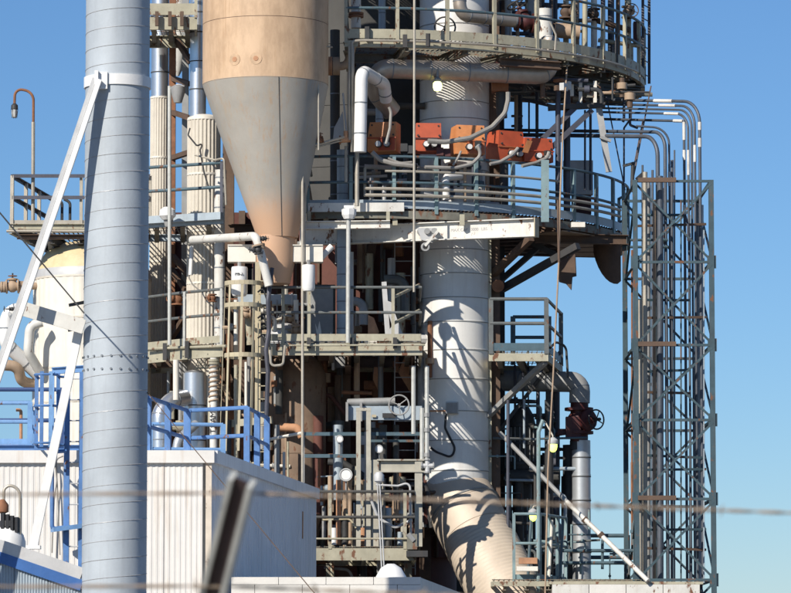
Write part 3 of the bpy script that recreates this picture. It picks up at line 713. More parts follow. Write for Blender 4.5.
# ================================================================ COLUMNS AT LEFT
t = thing('slim_ribbed_column', 'slim pipe column with ribbed cladding right behind the stack', 'column', (PX(159, 84.6), 84.6, 0)); xx = PX(159.5, 84.6, 200)
cyl_sections(t, xx, 84.6, [PZ(v, 84.6) for v in (98, 72, 44, 16, -20, -80)], .19, 'alu', n=28)
for i, (v0, v1) in enumerate(((600, 480), (480, 400), (400, 345), (345, 262), (262, 158), (158, 98))):
    ribbed_cyl(t, xx, 84.6, PZ(v0, 84.6) + .006 if v0 < 600 else 0, PZ(v1, 84.6) - .006, .195, 'ribbed', 22, .012)
    MB().lathe((xx, 84.6, PZ(v1, 84.6)), [(.2, -.02), (.212, -.02), (.212, .02), (.2, .02)], 28, Z, False).build('band', 'cream', t, True)
t = thing('ribbed_column', 'wide pipe column with ribbed cream cladding left of the hopper', 'column', (PX(203, 82.6), 82.6, 0)); xx = PX(203.5, 82.6, 230)
cyl_sections(t, xx - .13, 82.6, [PZ(v, 82.6) for v in (118, 89, 61, 32, 12, -30, -80)], .17, 'alu', n=28)
for i, (v0, v1) in enumerate(((600, 480), (480, 400), (400, 352), (346, 284), (284, 232), (232, 175), (175, 120))):
    ribbed_cyl(t, xx, 82.6, PZ(v0, 82.6) + .006 if v0 < 600 else 0, PZ(v1, 82.6) - .006, .33, 'ribbed', 26, .018)
    MB().lathe((xx, 82.6, PZ(v1, 82.6)), [(.33, -.02), (.352, -.02), (.352, .02), (.33, .02)], 36, Z, False).build('band', 'cream', t, True)
MB().lathe((xx, 82.6, PZ(120, 82.6)), [(.34, 0), (.345, .04), (.2, .10)], 36).build('top_cap', 'cream', t, True)
pipe('slim_white_riser', 'slim white riser pipe between the ribbed column and the ladder cage', 'pipe', [P(219.5, 346, 81.6), P(219.5, 205, 81.6), P(221, 170, 81.6)], .11, 'white_worn', .2, 14, seams=.62)
valve('small rusty valve on the slim white riser', P(212.5, 298, 81.4), (0, 0, 1), .05, 'rust', V(-1, -.4, 0), .14, 'rust', .05)
valve('rusty valve between the two ribbed columns', P(177, 299, 82.8), (0, 0, 1), .08, 'rust', V(-1, -.6, .2), .2, 'rust', .09)
pipe('drain_tube', 'thin drain tube hung on the ribbed cream column', 'conduit', [P(190, 243, 81.9), P(189, 278, 81.9), P(193, 285, 81.9), P(199, 290, 81.9)], .014, 'cable', .08, 6)
pipe('level_bottle', 'small white level bottle hung on the ribbed cream column', 'instrument', [P(192, 246, 81.9), P(190.5, 275, 81.9)], .045, 'white', 0, 10)
t = thing('hanging_hopper', 'white tapered vessel hanging between the columns near the top', 'vessel', P(177, 75, 86))
MB().lathe(V(PX(178, 86, 40), 86, 0), [(.03, PZ(76, 86)), (.1, PZ(70, 86)), (.17, PZ(56, 86)), (.18, PZ(20, 86)), (.18, PZ(-30, 86))], 24).build('shell', 'white_worn', t, True)
MB().lathe(V(PX(178, 86, 40), 86, PZ(26, 86)), [(.18, -.03), (.22, -.03), (.22, .03), (.18, .03)], 24).build('flange', 'grey', t, True)
t = thing('floodlight_post', 'thin white post with floodlight behind the grey stack', 'lamp post', P(169.5, 343, 80))
MB().tube(P(169.5, 345, 80), P(169.5, 86, 80), .038, 10).build('post', 'post_light', t, True)
MB().path([P(169.5, 89, 80), P(178, 85, 80), P(184, 87, 80)], .03, 8, .05).build('arm', 'lgrey', t, True)
MB().lathe(P(178, 88, 80), [(.08, -.30), (.14, -.1), (.15, .02), (.06, .06)], 14).build('lamp_head', 'grey', t, True)
# frame between the columns
t = thing('column_bracing', 'brown steel bracing between the ribbed columns', 'bracing', (PX(180, 84), 84, PZ(345, 84)))
for (a, b_) in (((172, 33), (191, 62)), ((178, 18), (196, 36)), ((172, 78), (190, 84)), ((172, 112), (190, 118)), ((172, 255), (188, 275)), ((170, 340), (188, 312)), ((170, 268), (186, 290)), ((172, 158), (190, 152))):
    MB().bar(P(*a, 84.2), P(*b_, 83.4), .10, .10).build('brace', 'brown', t)
for u in (186, 173): MB().ibeam(V(PX(u, 84.2, 200), 84.2, 0), P(u, -60, 84.2), .14, .14).build('stanchion', 'grey' if u == 186 else 'rust', t)

# ================================================================ PLATFORM RUNS LEFT OF HOPPER
def flat_platform(name, label, front, back, z, fascia=.2, rm='teal', pm=None, fm='khaki', h=1.07, sp=1.6, posts=None, toe=.12, rails=True, beams=3, tm=None, left=False, right=False, rr=.03, pw=.065, bm='khaki_dark', legs=(), mid=.53):
    """front, back: lists of (x, y), left to right"""
    t = thing(name, label, 'platform', (sum(p[0] for p in front) / len(front), front[0][1], z))
    F = [V(x, y, z) for x, y in front]; Bk = [V(x, y, z) for x, y in back]
    for a, c in zip(F, F[1:]): MB().channel(a - Z * (fascia / 2 + .045), c - Z * (fascia / 2 + .045), fascia, .08, .014, -1).build('edge_beam', fm, t)
    for a, c in zip(Bk, Bk[1:]): MB().channel(a - Z * (fascia / 2 + .045), c - Z * (fascia / 2 + .045), fascia, .08, .014, 1).build('edge_beam', fm, t)
    for a, c in ((F[0], Bk[0]), (F[-1], Bk[-1])): MB().bar(a - Z * (fascia / 2 + .05), c - Z * (fascia / 2 + .05), .05, fascia - .01).build('side_beam', fm, t)
    for i in range(beams):
        k = (i + .5) / beams; j = min(int(k * (len(F) - 1)), len(F) - 2); f = k * (len(F) - 1) - j
        a = F[j].lerp(F[j + 1], f); c = Bk[0].lerp(Bk[-1], k); MB().ibeam(a + V(0, .02, -.14), c - V(0, .02, .14), .16, .1).build('floor_beam', bm, t)
    grating(t, [(p.x, p.y) for p in F] + [(p.x, p.y) for p in Bk[::-1]], z, bm)
    if rails:
        run = ([Bk[0]] if left else []) + F + ([Bk[-1]] if right else [])
        rail_run(t, run, h, rm, pm, toe=toe, sp=sp, posts=posts, tm=tm or fm, rr=rr, pw=pw, mid=mid)
    for x, y in legs: MB().ibeam(V(x, y, z - .25), V(x, y, 0), .16, .16).build('leg', bm, t)
    return t
zL = PZ(341, 79.2)
def XY(u, Y, v): return (PX(u, Y, v), Y)
t = flat_platform('walkway_platform', 'khaki walkway with handrail crossing in front of the ribbed columns', [XY(146, 81.2, 345), XY(185, 80.2, 345), XY(222, 79.5, 345)], [XY(146, 83.8, 345), XY(222, 83.8, 345)], zL, .24, 'railgrey', 'post_light', 'khaki', sp=1.3, toe=.14)
MB().tube(P(146, 349, 81), P(226, 346, 79.3), .03, 8).build('edge_pipe', 'khaki', t)
for u, Y in ((165, 80.6), (187, 80.1)): MB().box(V(PX(u, Y, 350), Y - .06, zL - .1), (.08, .1, .34)).build('clip', 'dark', t)
kn = MB()
t2 = thing('mesh_panel', 'small khaki wire mesh panel under the walkway edge', 'panel', P(205, 365, 80.5))
for i in range(9):
    a = P(195 + i * 2.6, 357, 80.5); b_ = P(195 + i * 2.6, 367, 80.5); kn.bar(a, b_ + V(.1, 0, 0), .01, .01); kn.bar(a + V(.1, 0, 0), b_, .01, .01)
kindof(kn.build('mesh', 'khaki', t2), 'stuff')
MB().bar(P(194, 357, 80.5), P(218, 357, 80.5), .02, .03).bar(P(194, 368, 80.5), P(218, 368, 80.5), .02, .03).build('frame', 'khaki', t2)
zU = PZ(214, 80.6)
t = flat_platform('upper_left_walkway', 'narrow walkway with teal rails and pale blue edge beam left of the hopper', [XY(144, 81.4, 214), XY(222, 80.6, 214)], [XY(144, 83.9, 214), XY(222, 83.9, 214)], zU, .15, 'teal', 'purple_dark', 'bluegrey', h=1.05, sp=1.5, toe=0, rr=.034)
MB().bar(V(*XY(144, 81.3, 214), zU - .05), V(*XY(222, 80.5, 214), zU - .05), .14, .15).build('box_beam', 'bluegrey', t)
t = thing('wrapped_fixture', 'white wrapped fixture tied to the pale blue beam', 'fixture', P(168, 222, 80.6))
MB().lathe(P(167.5, 213, 80.55), [(.10, -.14), (.17, -.06), (.16, .06), (.08, .12)], 10).build('wrap', 'white', t, True)
MB().lathe(P(168.5, 221, 80.6), [(.07, -.12), (.10, .0), (.09, .1)], 10).build('hood', 'grey', t, True)
zT = PZ(14, 81.5)
t = flat_platform('top_left_platform', 'small rusty platform at the top left between the columns', [XY(146, 81.6, 10), XY(196, 81.6, 10)], [XY(146, 84, 10), XY(196, 84, 10)], zT, .26, 'khaki', 'khaki', 'khaki', sp=.85, toe=.24, tm='khaki')
for u in (157, 170, 182): MB().box(V(PX(u, 81.5, 10), 81.48, zT - .1), (.07, .08, .3)).build('clip', 'brown', t)
pipe('instrument_tubing', 'bent thin instrument tubing on the ribbed column', 'conduit', [P(190, 128, 81.8), P(188, 135, 81.8), P(197, 146, 81.7), P(203, 143, 81.7), P(200, 150, 81.7), P(204, 172, 81.7), P(210, 192, 81.7)], .018, 'dark', .05, 6)
pipe('instrument_tubing', 'long thin dark tubing along the teal rails left of the hopper', 'conduit', [P(195, 155, 80.9), P(215, 160, 80.6), P(224, 158, 80.5), P(226, 205, 80.5)], .022, 'conduit', .06, 6)

# ================================================================ CAGED LADDER (yellowish)
t = thing('yellow_caged_ladder', 'pale yellow caged ladder below the hopper outlet', 'ladder', V(PX(262, 78.7, 400), 78.7, 0))
ladder(t, V(PX(263.5, 78.6, 420), 78.6, 0), V(PX(263.5, 78.6, 265), 78.6, PZ(268, 78.6)), (1, 0, 0), .20, 'cage_yellow', .26)
MB().bar(V(PX(258, 78.75, 420), 78.75, 0), P(258, 262, 78.75), .11, .08, V(0, 1, 0)).build('support_post', 'cage_yellow', t)
hx, hr, hy = PX(243, 78.5, 330), .36, 78.45
for vv in (284, 306, 356):
    zz = PZ(vv, 78.5); b = MB()
    q = [V(PX(262, 78.6, 300), 78.72, zz)] + [V(hx + hr * math.sin(a), hy - .36 * math.cos(a), zz) for a in [R(k) for k in range(80, -190, -15)]]
    for a, c in zip(q, q[1:]): b.bar(a, c, .012, .085, Z)
    b.build('cage_hoop', 'cage_yellow', t)
for k in (-88, -45, 0, 42): 
    p = V(hx + (hr - .01) * math.sin(R(k)), hy - .35 * math.cos(R(k)), PZ(283, 78.5)); q = V(p.x - .10 + .03 * (k > -60), p.y, PZ(452, 78.5))
    MB().bar(p, q, .05, .012, V(math.sin(R(k)), -math.cos(R(k)), 0)).build('cage_strap', 'cage_yellow', t)
pipe('cable_bundle', 'dark looping cable bundle beside the yellow ladder', 'cable', [P(272, 268, 78.4), P(268, 300, 78.3), P(269, 330, 78.4), P(266, 350, 78.4), P(268, 372, 78.4), P(266, 430, 78.5), P(268, 560, 78.6)], .045, 'purple_dark', .3, 8)
pipe('looping_conduit', 'pale conduit looping under the hopper platform edge', 'conduit', [P(270, 350, 78.3), P(271, 366, 78.3), P(283, 365, 78.3), P(285, 346, 78.6)], .026, 'conduit', .08, 8)
for i, (vv) in enumerate((292, 318, 338)):
    pipe('standoff_cable', ('topmost', 'middle', 'lowest')[i] + ' of the three short black cables on the yellow ladder', 'cable', [P(258, vv, 78.5), P(263, vv - 4, 78.4), P(267, vv + 8, 78.4)], .018, 'black', .06, 6)

# ================================================================ PLATFORM UNDER HOPPER (centre)
zN = PZ(341, 79.0)
t = flat_platform('hopper_platform', 'khaki platform with handrail under the hopper outlet', [XY(268, 79.0, 340), XY(421, 79.0, 340)], [XY(268, 83.2, 340), XY(419, 83.2, 340)], zN, .24, 'railgrey', 'khaki', 'khaki', posts=[V(PX(u, 79.02, 340), 79.02, zN) for u in (269, 283, 309, 348, 393)], toe=.14, right=True, beams=6)
for u in (309, 352, 395): MB().box(V(PX(u, 78.95, 345), 78.93, zN - .05), (.08, .08, .22)).build('clip', 'dark', t)
MB().tube(P(285, 345.5, 78.85), P(425, 345, 78.85), .018, 8).build('edge_pipe', 'khaki', t)
for u in (280, 348, 412): MB().ibeam(V(PX(u, 80.2, 350), 80.2, zN - .3), V(PX(u, 82.8, 350), 82.8, zN - .3), .2, .12).build('bracket', 'brown', t)
rr_ = [P(393, 300, 79.1), P(417, 288, 80.8)]
for dz in (0, .52): MB().tube(V(PX(393, 79.05, 330), 79.05, zN + .35 + dz), V(PX(419, 80.5, 330), 80.5, zN + .75 + dz), .035, 8).build('corner_brace', 'khaki', t)
t = thing('platform_light_pole', 'thin pale pole with white hooded light at the hopper platform', 'lamp post', V(PX(348, 78.85, 340), 78.85, zN))
MB().tube(V(PX(348, 78.85, 340), 78.85, zN - .05), P(348.5, 216, 78.85), .045, 10).build('pole', 'post_light', t, True)
MB().lathe(P(349, 218, 78.85), [(.10, -.02), (.14, .06), (.15, .17), (.11, .19)], 8).build('hood', 'white', t)
MB().box(P(349, 207, 78.85), (.2, .16, .05)).build('cap', 'white', t)
# equipment on this platform
t = thing('white_header_box', 'pale blue-white rectangular header under the hopper outlet', 'duct', P(265, 305, 80.2))
MB().bar(P(238, 300, 80.4), P(297, 300, 80.4), .3, .20).build('header', 'bluegrey', t)
for u in (242, 268, 292): MB().box(P(u, 300, 80.4), (.03, .34, .24)).build('flange', 'lgrey', t)
for i, (a, b_, r_, m_, lab) in enumerate(((((272, 322), (297, 312)), 0, .03, 'conduit', 'thin sloping pipe under the white header'), (((262, 332), (300, 332)), 0, .04, 'tan', 'level tan pipe under the white header'), (((296, 300), (296, 340)), 0, .05, 'cream', 'short cream standpipe beside the hopper platform post'), (((236, 300), (236, 345)), 0, .045, 'white_worn', 'white standpipe seen through the ladder cage'), (((248, 315), (250, 345)), 0, .07, 'khaki', 'khaki standpipe seen through the ladder cage'))):
    pipe('small_pipe', lab, 'pipe', [P(*a[0], 80.1), P(*a[1], 80.1)], r_, m_, 0, 10)
for i, (u, vv, lab) in enumerate(((246, 314, 'pale valve seen inside the ladder cage'), (290, 318, 'tan valve under the hopper outlet'), (296, 330, 'tan valve beside the hopper platform post'))):
    valve(lab, P(u, vv, 79.9), (1, 0, 0), .06, 'tan', V(0, -.5, 1), .18, 'tan', .07)
t = thing('grey_pump_casing', 'grey domed casing standing on the hopper platform', 'casing', V(PX(283, 80.3, 335), 80.3, zN))
MB().lathe(V(PX(283, 80.3, 335), 80.3, zN), [(.36, 0), (.36, .3), (.28, .42), (.1, .48)], 24).build('casing', 'lgrey', t, True)
MB().tube(V(PX(283, 80.3, 335), 80.3, zN + .45), V(PX(283, 80.3, 335), 80.3, zN + .7), .08, 10).build('neck', 'grey', t, True)
pipe('blue_grey_riser', 'pale blue-grey jacketed riser behind the light pole', 'pipe', [P(342.5, 345, 80.6), P(342.5, 150, 80.6)], .115, 'bluegrey', 0, 14, seams=.55)
pipe('slim_grey_riser', 'slim grey riser just right of the light pole', 'pipe', [P(351, 345, 80.9), P(351, 252, 80.9)], .055, 'lgrey', 0, 10)
t = thing('dark_cabinet', 'dark blue-grey cabinet standing on the hopper platform', 'cabinet', V(PX(320, 81, 330), 81, zN))
MB().box(V(PX(320, 81, 330), 81, zN + .65), (.62, .5, 1.3)).build('body', 'dgrey', t)
MB().box(V(PX(320, 81, 330), 80.74, zN + .66), (.54, .02, 1.16)).build('door', 'grey', t)
for i, (u, du, hh, lab) in enumerate(((318, -3, .42, 'tall torn white sheet scrap on the hopper platform'), (328, -1.5, .2, 'short torn white sheet scrap on the hopper platform'))):
    p = V(PX(u, 79.6, 335), 79.6, zN); q = V(PX(u + du, 79.6, 335), 79.6, zN + hh)
    tag(MB().plate([p, p + V(.07, 0, 0), q.lerp(p, .4) + V(.1, 0, 0), q + V(.09, 0, .04), q.lerp(p, .35) + V(.03, 0, 0), q], .01, V(0, 1, 0)).build('sheet_scrap', 'white_worn', None), lab, 'scrap')
t = thing('bolted_drum_end', 'cream drum end with dark bolt holes on the hopper platform', 'drum', V(PX(369, 80.2, 338), 80.2, zN))
p = V(PX(369, 80.0, 338), 80.0, zN + .05)
MB().tube(p, p + V(0, .3, 0), .16, 20).build('drum', 'cream', t, True)
for k in range(6): MB().tube(p + V(.11 * math.cos(k), -.012, .11 * math.sin(k)), p + V(.11 * math.cos(k), .01, .11 * math.sin(k)), .022, 8).build('bolt_hole', 'black', t)
tag(MB().plate([P(368, 315, 80.6), P(374, 318, 80.6), P(379, 332, 80.5), P(376, 338, 80.5), P(368, 338, 80.5)], .02, V(0, 1, 0)).build('steel_offcut', 'rust_light', None), 'pointed rusty steel offcut leaning on the hopper platform', 'plate')
t = thing('gusset_bracing', 'pale grey gusset plates on the corner of the hopper platform', 'bracing', P(397, 338, 80.2))
MB().plate([P(385, 300, 80.3), P(391, 302, 80.3), P(404, 338, 80.3), P(383, 338, 80.3), P(392, 326, 80.3)], .02, V(0, 1, 0)).build('gusset', 'lgrey', t)
MB().bar(P(384, 282, 80.4), P(388, 340, 80.4), .10, .1).build('stanchion', 'lgrey', t)
tag(MB().bar(P(373, 242, 82.5), P(369, 270, 82.5), .16, .05).build('hanging_plate', 'brown'), 'brown plate hanging under the monorail beam', 'plate')
# small orange leaves of rusted sheet, lower centre
tag(MB().plate([P(404, 358, 82.6), P(417, 360, 82.6), P(418, 397, 82.6), P(410, 392, 82.6), P(398, 372, 82.6)], .03, V(0, 1, 0)).build('rusted_plate', 'rust_light'), 'rusted red plate catching sun below the hopper platform', 'plate')
tag(MB().plate([P(374, 367, 82.6), P(384, 368, 82.6), P(382, 388, 82.6), P(378, 390, 82.6), P(373, 380, 82.6)], .03, V(0, 1, 0)).build('rusted_plate', 'rust_light'), 'small pointed rusted plate below the hopper platform', 'plate')

# ================================================================ ARC PLATFORMS ROUND THE BIG VESSEL
def arc_platform(name, label, r1, r0, ucut, Yc, v, a1, rm, pm, fm, tm, h=1.07, toe=.2, fascia=.2, sp_deg=9, mid=.55, bm='khaki_dark', rr=.03, pw=.07, ang=.6, posts=True):
    z = PZ(v, CY - r1); xcut = PX(ucut, CY - r1, v); a0 = math.degrees(math.asin((xcut - cx) / r1)); n = 28
    t = thing(name, label, 'platform', (cx, CY - r1, z))
    out = arcpts(cx, CY, r1, a0, a1, n, z); inn = arcpts(cx, CY, r0, math.degrees(math.asin(max(-1, (xcut - cx) / r0))), a1, n, z)
    grating(t, [(p.x, p.y) for p in out] + [(p.x, p.y) for p in inn[::-1]], z, bm, .085, .007, .035, ang)
    b = MB()
    for a, c in zip(out, out[1:]): b.channel(a - Z * (fascia / 2 + .045), c - Z * (fascia / 2 + .045), fascia, .09, .014, -1)
    b.build('rim_beam', fm, t)
    b = MB(); mids = arcpts(cx, CY, (r0 + r1) / 2, a0, a1, n, z)
    for a, c in zip(mids, mids[1:]): b.ibeam(a - Z * .15, c - Z * .15, .18, .1)
    b.build('ring_beam', bm, t)
    MB().bar(out[0] - Z * (fascia / 2 + .045), inn[0] - Z * (fascia / 2 + .045), .06, fascia).build('side_beam', fm, t)
    MB().bar(out[-1] - Z * (fascia / 2 + .045), inn[-1] - Z * (fascia / 2 + .045), .06, fascia).build('side_beam', fm, t)
    k = int((a1 - a0) / 11)
    for i in range(k + 1):
        a = a0 + (a1 - a0) * i / k; p = arcpts(cx, CY, r1 - .05, a, a, 1, z)[0]; q = arcpts(cx, CY, r0, a, a, 1, z)[0]
        MB().ibeam(p - Z * .16, q - Z * .16, .19, .12).build('floor_beam', bm, t)
    for nm, hh in (('top_rail', h), ('mid_rail', h * mid)): MB().path([p + Z * hh for p in out], rr, 8, 0).build(nm, rm, t, True)
    b = MB()
    for a, c in zip(out, out[1:]): b.bar(a + Z * toe / 2, c + Z * toe / 2, .012, toe, Z)
    b.build('toe_plate', tm, t)
    np_ = int((a1 - a0) / sp_deg)
    for i in range(np_ + 1):
        a = a0 + (a1 - a0) * i / np_; p = arcpts(cx, CY, r1 - .01, a, a, 1, z)[0]; d = Vector((math.cos(R(a)), math.sin(R(a)), 0))
        MB().angle(p - Z * .1, p + Z * (h + .01), pw, .014, d, 1, 1).build('post', pm, t)
    for nm, hh in (('top_rail', h), ('mid_rail', h * mid)): MB().tube(out[0] + Z * hh, inn[0] + Z * hh, rr, 8).build(nm, rm, t, True)
    return t, z, a0
def AP(u, v, r):
    """point on a cylinder of radius r about the vessel axis, seen at (u, v)"""
    Y = CY - r
    for _ in range(6):
        x = P(u, v, Y).x; Y = CY - math.sqrt(max(.05, r * r - (x - cx) ** 2))
    return P(u, v, Y)
rT, rM = 6.15, 5.78
t, zTop, aT = arc_platform('upper_ring_platform', 'upper curved platform with khaki rim and handrails at the top of the picture', rT, 2.9, 346, None, 38, 104, 'teal', 'khaki', 'khaki', 'khaki', 1.1, .19, .13, 9.5, .56, ang=.62)
for u, v in ((367, 30), (405, 38), (428, 37)): MB().box(P(u, v + 3, CY - rT - .06), (.09, .08, .26)).build('clip', 'dark', t)
MB().path([P(352, 152, CY - rT - .12), P(352, 41, CY - rT - .12)] + [p + Z * -.06 for p in arcpts(cx, CY, rT + .1, aT + 3, 70, 16, zTop)], .026, 8, .06).build('rim_conduit', 'conduit', t, True)
t, zMid, aM = arc_platform('middle_ring_platform', 'middle curved platform with teal handrails carrying the orange boxes', rM, 2.9, 308, None, 208, 102, 'teal', 'teal_light', 'khaki_dark', 'bluegrey', 1.05, .17, .16, 8.2, .5, bm='brown', ang=.3)
# solid plate under outer bay of the middle deck, sunlit toe plate at left
MB().bar(P(308, 207.5, CY - rM - .15), P(404, 207, CY - rM - .02), .02, .18, Z).build('front_toe_plate', 'white_worn', t)
pts_o = arcpts(cx, CY, rM - .05, 47, 101, 16, zMid - .25); pts_i = arcpts(cx, CY, 4.3, 47, 101, 16, zMid - .25)
MB().plate(pts_o + pts_i[::-1], .02, Z).build('soffit_plate', 'tan', t)
MB().bar(P(545, 160, 80.9), P(545, 222, 80.9), .16, .05, V(0, 1, 0)).build('gate_post', 'teal_light', t)
MB().box(P(578, 225, 80.6), (.28, .2, .1)).build('corner_block', 'cream', t)
# added, unseen deck above the frame that keeps the vessel in shade
arc_platform('shade_ring_platform', 'added unseen curved shading platform above the picture', rT - .1, 2.6, 300, None, -105, 100, 'teal', 'khaki', 'khaki', 'khaki', 1.1, .2, .2, 14, .56)

# conduits following the middle platform
def arc_pipe(name, label, u0, u1, v0, r, rad, m, a_end=None):
    p = AP(u0, v0, r); z = p.z; a0 = math.degrees(math.atan2(p.x - cx, CY - p.y)); a1 = a_end
    if a1 is None:
        q = AP(u1, v0 + 10, r); a1 = math.degrees(math.atan2(q.x - cx, CY - q.y))
    return tag(MB().path(arcpts(cx, CY, r, a0, a1, 22, z), rad, 8, 0).build(name, m, None, True), label, 'conduit')
arc_pipe('ring_conduit', 'upper of three pale conduits strung along the middle platform', 385, 560, 171, rM + .14, .026, 'conduit')
arc_pipe('ring_conduit', 'second of three pale conduits strung along the middle platform', 364, 620, 188.5, rM + .16, .034, 'conduit')
arc_pipe('ring_conduit', 'lowest of three pale conduits strung along the middle platform', 364, 620, 195, rM + .16, .034, 'conduit')
# clamps and standpipes on the middle platform: (u, v0, v1, r, rad, material, label)
for u, v0, v1, dr, rad, m_, lab in (
    (357, 150, 206, .25, .045, 'conduit', 'tan standpipe at the left end of the middle platform'),
    (346, 146, 182, .25, .03, 'conduit', 'thin tan standpipe below the rusty tee fitting'),
    (365, 168, 196, -.1, .03, 'conduit', 'short grey standpipe where the pale conduits begin'),
    (371, 178, 210, -.06, .05, 'grey', 'grey standpipe just right of the conduit ends'),
    (437, 165, 205, -.2, .05, 'lgrey', 'grey standpipe in front of the white riser on the middle platform'),
    (465, 165, 205, -.05, .032, 'tan', 'tan standpipe with clamps in front of the white riser'),
    (384, 186, 205, -.3, .05, 'lgrey', 'short stub standpipe behind the pale conduits'),
    (504, 150, 214, -.5, .09, 'dark', 'dark standpipe right of the white riser'),
    (544, 178, 214, -.25, .05, 'purple_dark', 'thin dark standpipe under the last orange box'),
    (394, 176, 207, -.5, .07, 'dgrey', 'dark grey standpipe in the shade of the middle platform'),
    (411, 172, 207, -.7, .08, 'dgrey', 'fat dark standpipe in the shade of the middle platform')):
    pipe('standpipe', lab, 'pipe', [AP(u, v1, rM + dr), AP(u, v0, rM + dr)], rad, m_, 0, 10)
pipe('white_drain_elbow', 'bright white elbow pipe under the orange boxes', 'pipe', [AP(460, 176, rM - .3), AP(445, 177, rM - .1), AP(446, 200, rM - .1)], .085, 'white', .12, 12)
pipe('white_stub_pipe', 'pale horizontal stub pipe beside the bright white elbow', 'pipe', [AP(452, 176, rM - .35), AP(464, 177, rM - .35)], .075, 'lgrey', 0, 12)
tag(MB().plate([AP(425, 186, rM - .3), AP(434, 194, rM - .3), AP(428, 206, rM - .3), AP(423, 200, rM - .3)], .04, V(0, 1, 0)).build('bracket_plate', 'lgrey'), 'grey bracket plate behind the conduit standpipe', 'plate')
tag(MB().box(AP(578, 178, rM - .7), (.62, .25, .72)).build('instrument_cabinet', 'lgrey'), 'grey instrument cabinet at the right end of the middle platform', 'cabinet')
tag(MB().box(AP(583, 205, rM - .8), (.34, .25, .4)).build('red_crate', 'maroon'), 'dark red box under the grey instrument cabinet', 'box')

# ---- orange boxes: hood with raked side, dark lower panel, round glands
def orange_box(label, c, wd, ht, dp, rot, m, side, group='orange enclosures along the middle platform'):
    M = Matrix.Rotation(R(rot), 3, 'Z'); t = thing('orange_enclosure', label, 'enclosure', c - Z * ht / 2, group)
    w_, h_, d_ = wd / 2, ht / 2, dp / 2
    def q(x, y, z): return c + M @ Vector((x, y, z))
    MB().quadloop([[q(-w_, -d_, -h_), q(w_, -d_, -h_), q(w_, d_, -h_), q(-w_, d_, -h_)], [q(-w_, -d_, -h_ * .1), q(w_, -d_, -h_ * .1), q(w_, d_, -h_ * .1), q(-w_, d_, -h_ * .1)], [q(-w_ * .86, -d_ * .8, h_), q(w_, -d_ * .8, h_), q(w_, d_, h_), q(-w_ * .86, d_, h_)]]).build('hood', m, t)
    MB().quadloop([[q(-w_ * .2, -d_ - .015, -h_ * .95), q(w_ * .96, -d_ - .015, -h_ * .95), q(w_ * .96, -d_ + .02, -h_ * .95), q(-w_ * .2, -d_ + .02, -h_ * .95)], [q(-w_ * .2, -d_ - .015, -h_ * .15), q(w_ * .96, -d_ - .015, -h_ * .15), q(w_ * .96, -d_ + .02, -h_ * .15), q(-w_ * .2, -d_ + .02, -h_ * .15)]]).build('lower_panel', side, t)
    MB().bar(q(-w_ - .01, -d_ - .012, -h_ * .1), q(w_ + .01, -d_ - .012, -h_ * .1), .03, .025).build('hood_lip', side, t)
    for bx, bz in ((-.7, .8), (.8, .8), (-.75, .1), (.85, .1)):
        a = q(bx * w_, -d_ * .82 - (.06 if bz < .5 else 0), bz * h_); MB().tube(a + M @ V(0, .03, 0), a + M @ V(0, -.02, 0), .02, 6).build('lid_bolt', 'dark', t)
    for k, (gx, gm) in enumerate(((-w_ * .15, 'white'), (w_ * .45, 'lgrey'))):
        a = q(gx, -d_ - .02, -h_ * .55); d = M @ Vector((0, -1, 0))
        gl_ = MB().tube(a, a + d * .13, .055, 14).build('gland', gm, t, True)
        MB().tube(a + d * .02, a + d * .06, .075, 6).build('gland_nut', 'dark', gl_)
    b2 = q(w_ * .45, -d_ - .1, -h_ * .3); MB().box(b2, (.12, .1, .1), M).build('terminal_head', 'dark', t)
    return t
BRd = rM - .45
orange_box('leftmost orange enclosure, lit orange, beside the white pipe', AP(384, 138, BRd), .58, .60, .5, -12, 'orange_light', 'red')
orange_box('red enclosure, second from the left on the middle platform', AP(427, 138.5, BRd), .54, .58, .5, 4, 'red', 'maroon')
orange_box('bright orange enclosure in front of the white riser', AP(467, 141, BRd), .62, .60, .5, 14, 'orange_light', 'orange')
orange_box('red-orange enclosure with sloping hood right of the white riser', AP(505, 147, BRd - .15), .62, .62, .5, 30, 'red', 'orange')
orange_box('rightmost orange enclosure overhanging the middle platform', AP(534, 151, BRd + .1), .66, .50, .45, 24, 'red', 'red')
tag(MB().plate([AP(522, 152, rM + .02), AP(527, 140, rM + .02), AP(532.5, 141, rM + .02), AP(528, 153, rM + .02)], .03, V(0, 1, 0)).build('cover_flap', 'orange_light'), 'orange flap plate propped on the rightmost enclosure', 'plate')
# flexible cables at the boxes
for pts, lab, r_ in (
    ([(386, 144), (390, 128), (391, 112), (389, 107)], 'pale flexible cable rising from the leftmost orange enclosure', .03),
    ([(428, 141), (445, 142), (470, 138), (492, 127), (505, 113), (508, 100), (508, 92)], 'long grey flexible cable sweeping up from the red enclosure to the upper platform', .05),
    ([(478, 146), (481, 155), (472, 164), (455, 168), (425, 167)], 'grey flexible cable looping under the bright orange enclosure', .036),
    ([(461, 151), (458, 158), (453, 165)], 'short pale cable under the bright orange enclosure', .024),
    ([(518, 148), (512, 155), (500, 162), (490, 164)], 'grey flexible cable under the sloping red-orange enclosure', .036),
    ([(549, 152), (547, 158), (535, 163), (522, 166)], 'grey flexible cable under the rightmost enclosure', .036),
    ([(372, 152), (380, 160), (395, 164), (415, 166)], 'dark thick cable drooping below the leftmost enclosure', .05),
    ([(388, 158), (400, 163), (412, 162)], 'pale thin cable drooping between the first two enclosures', .022)):
    pipe('flexible_cable', lab, 'cable', [AP(u, v, rM + .14) for u, v in pts], r_, 'cable', .3, 8)
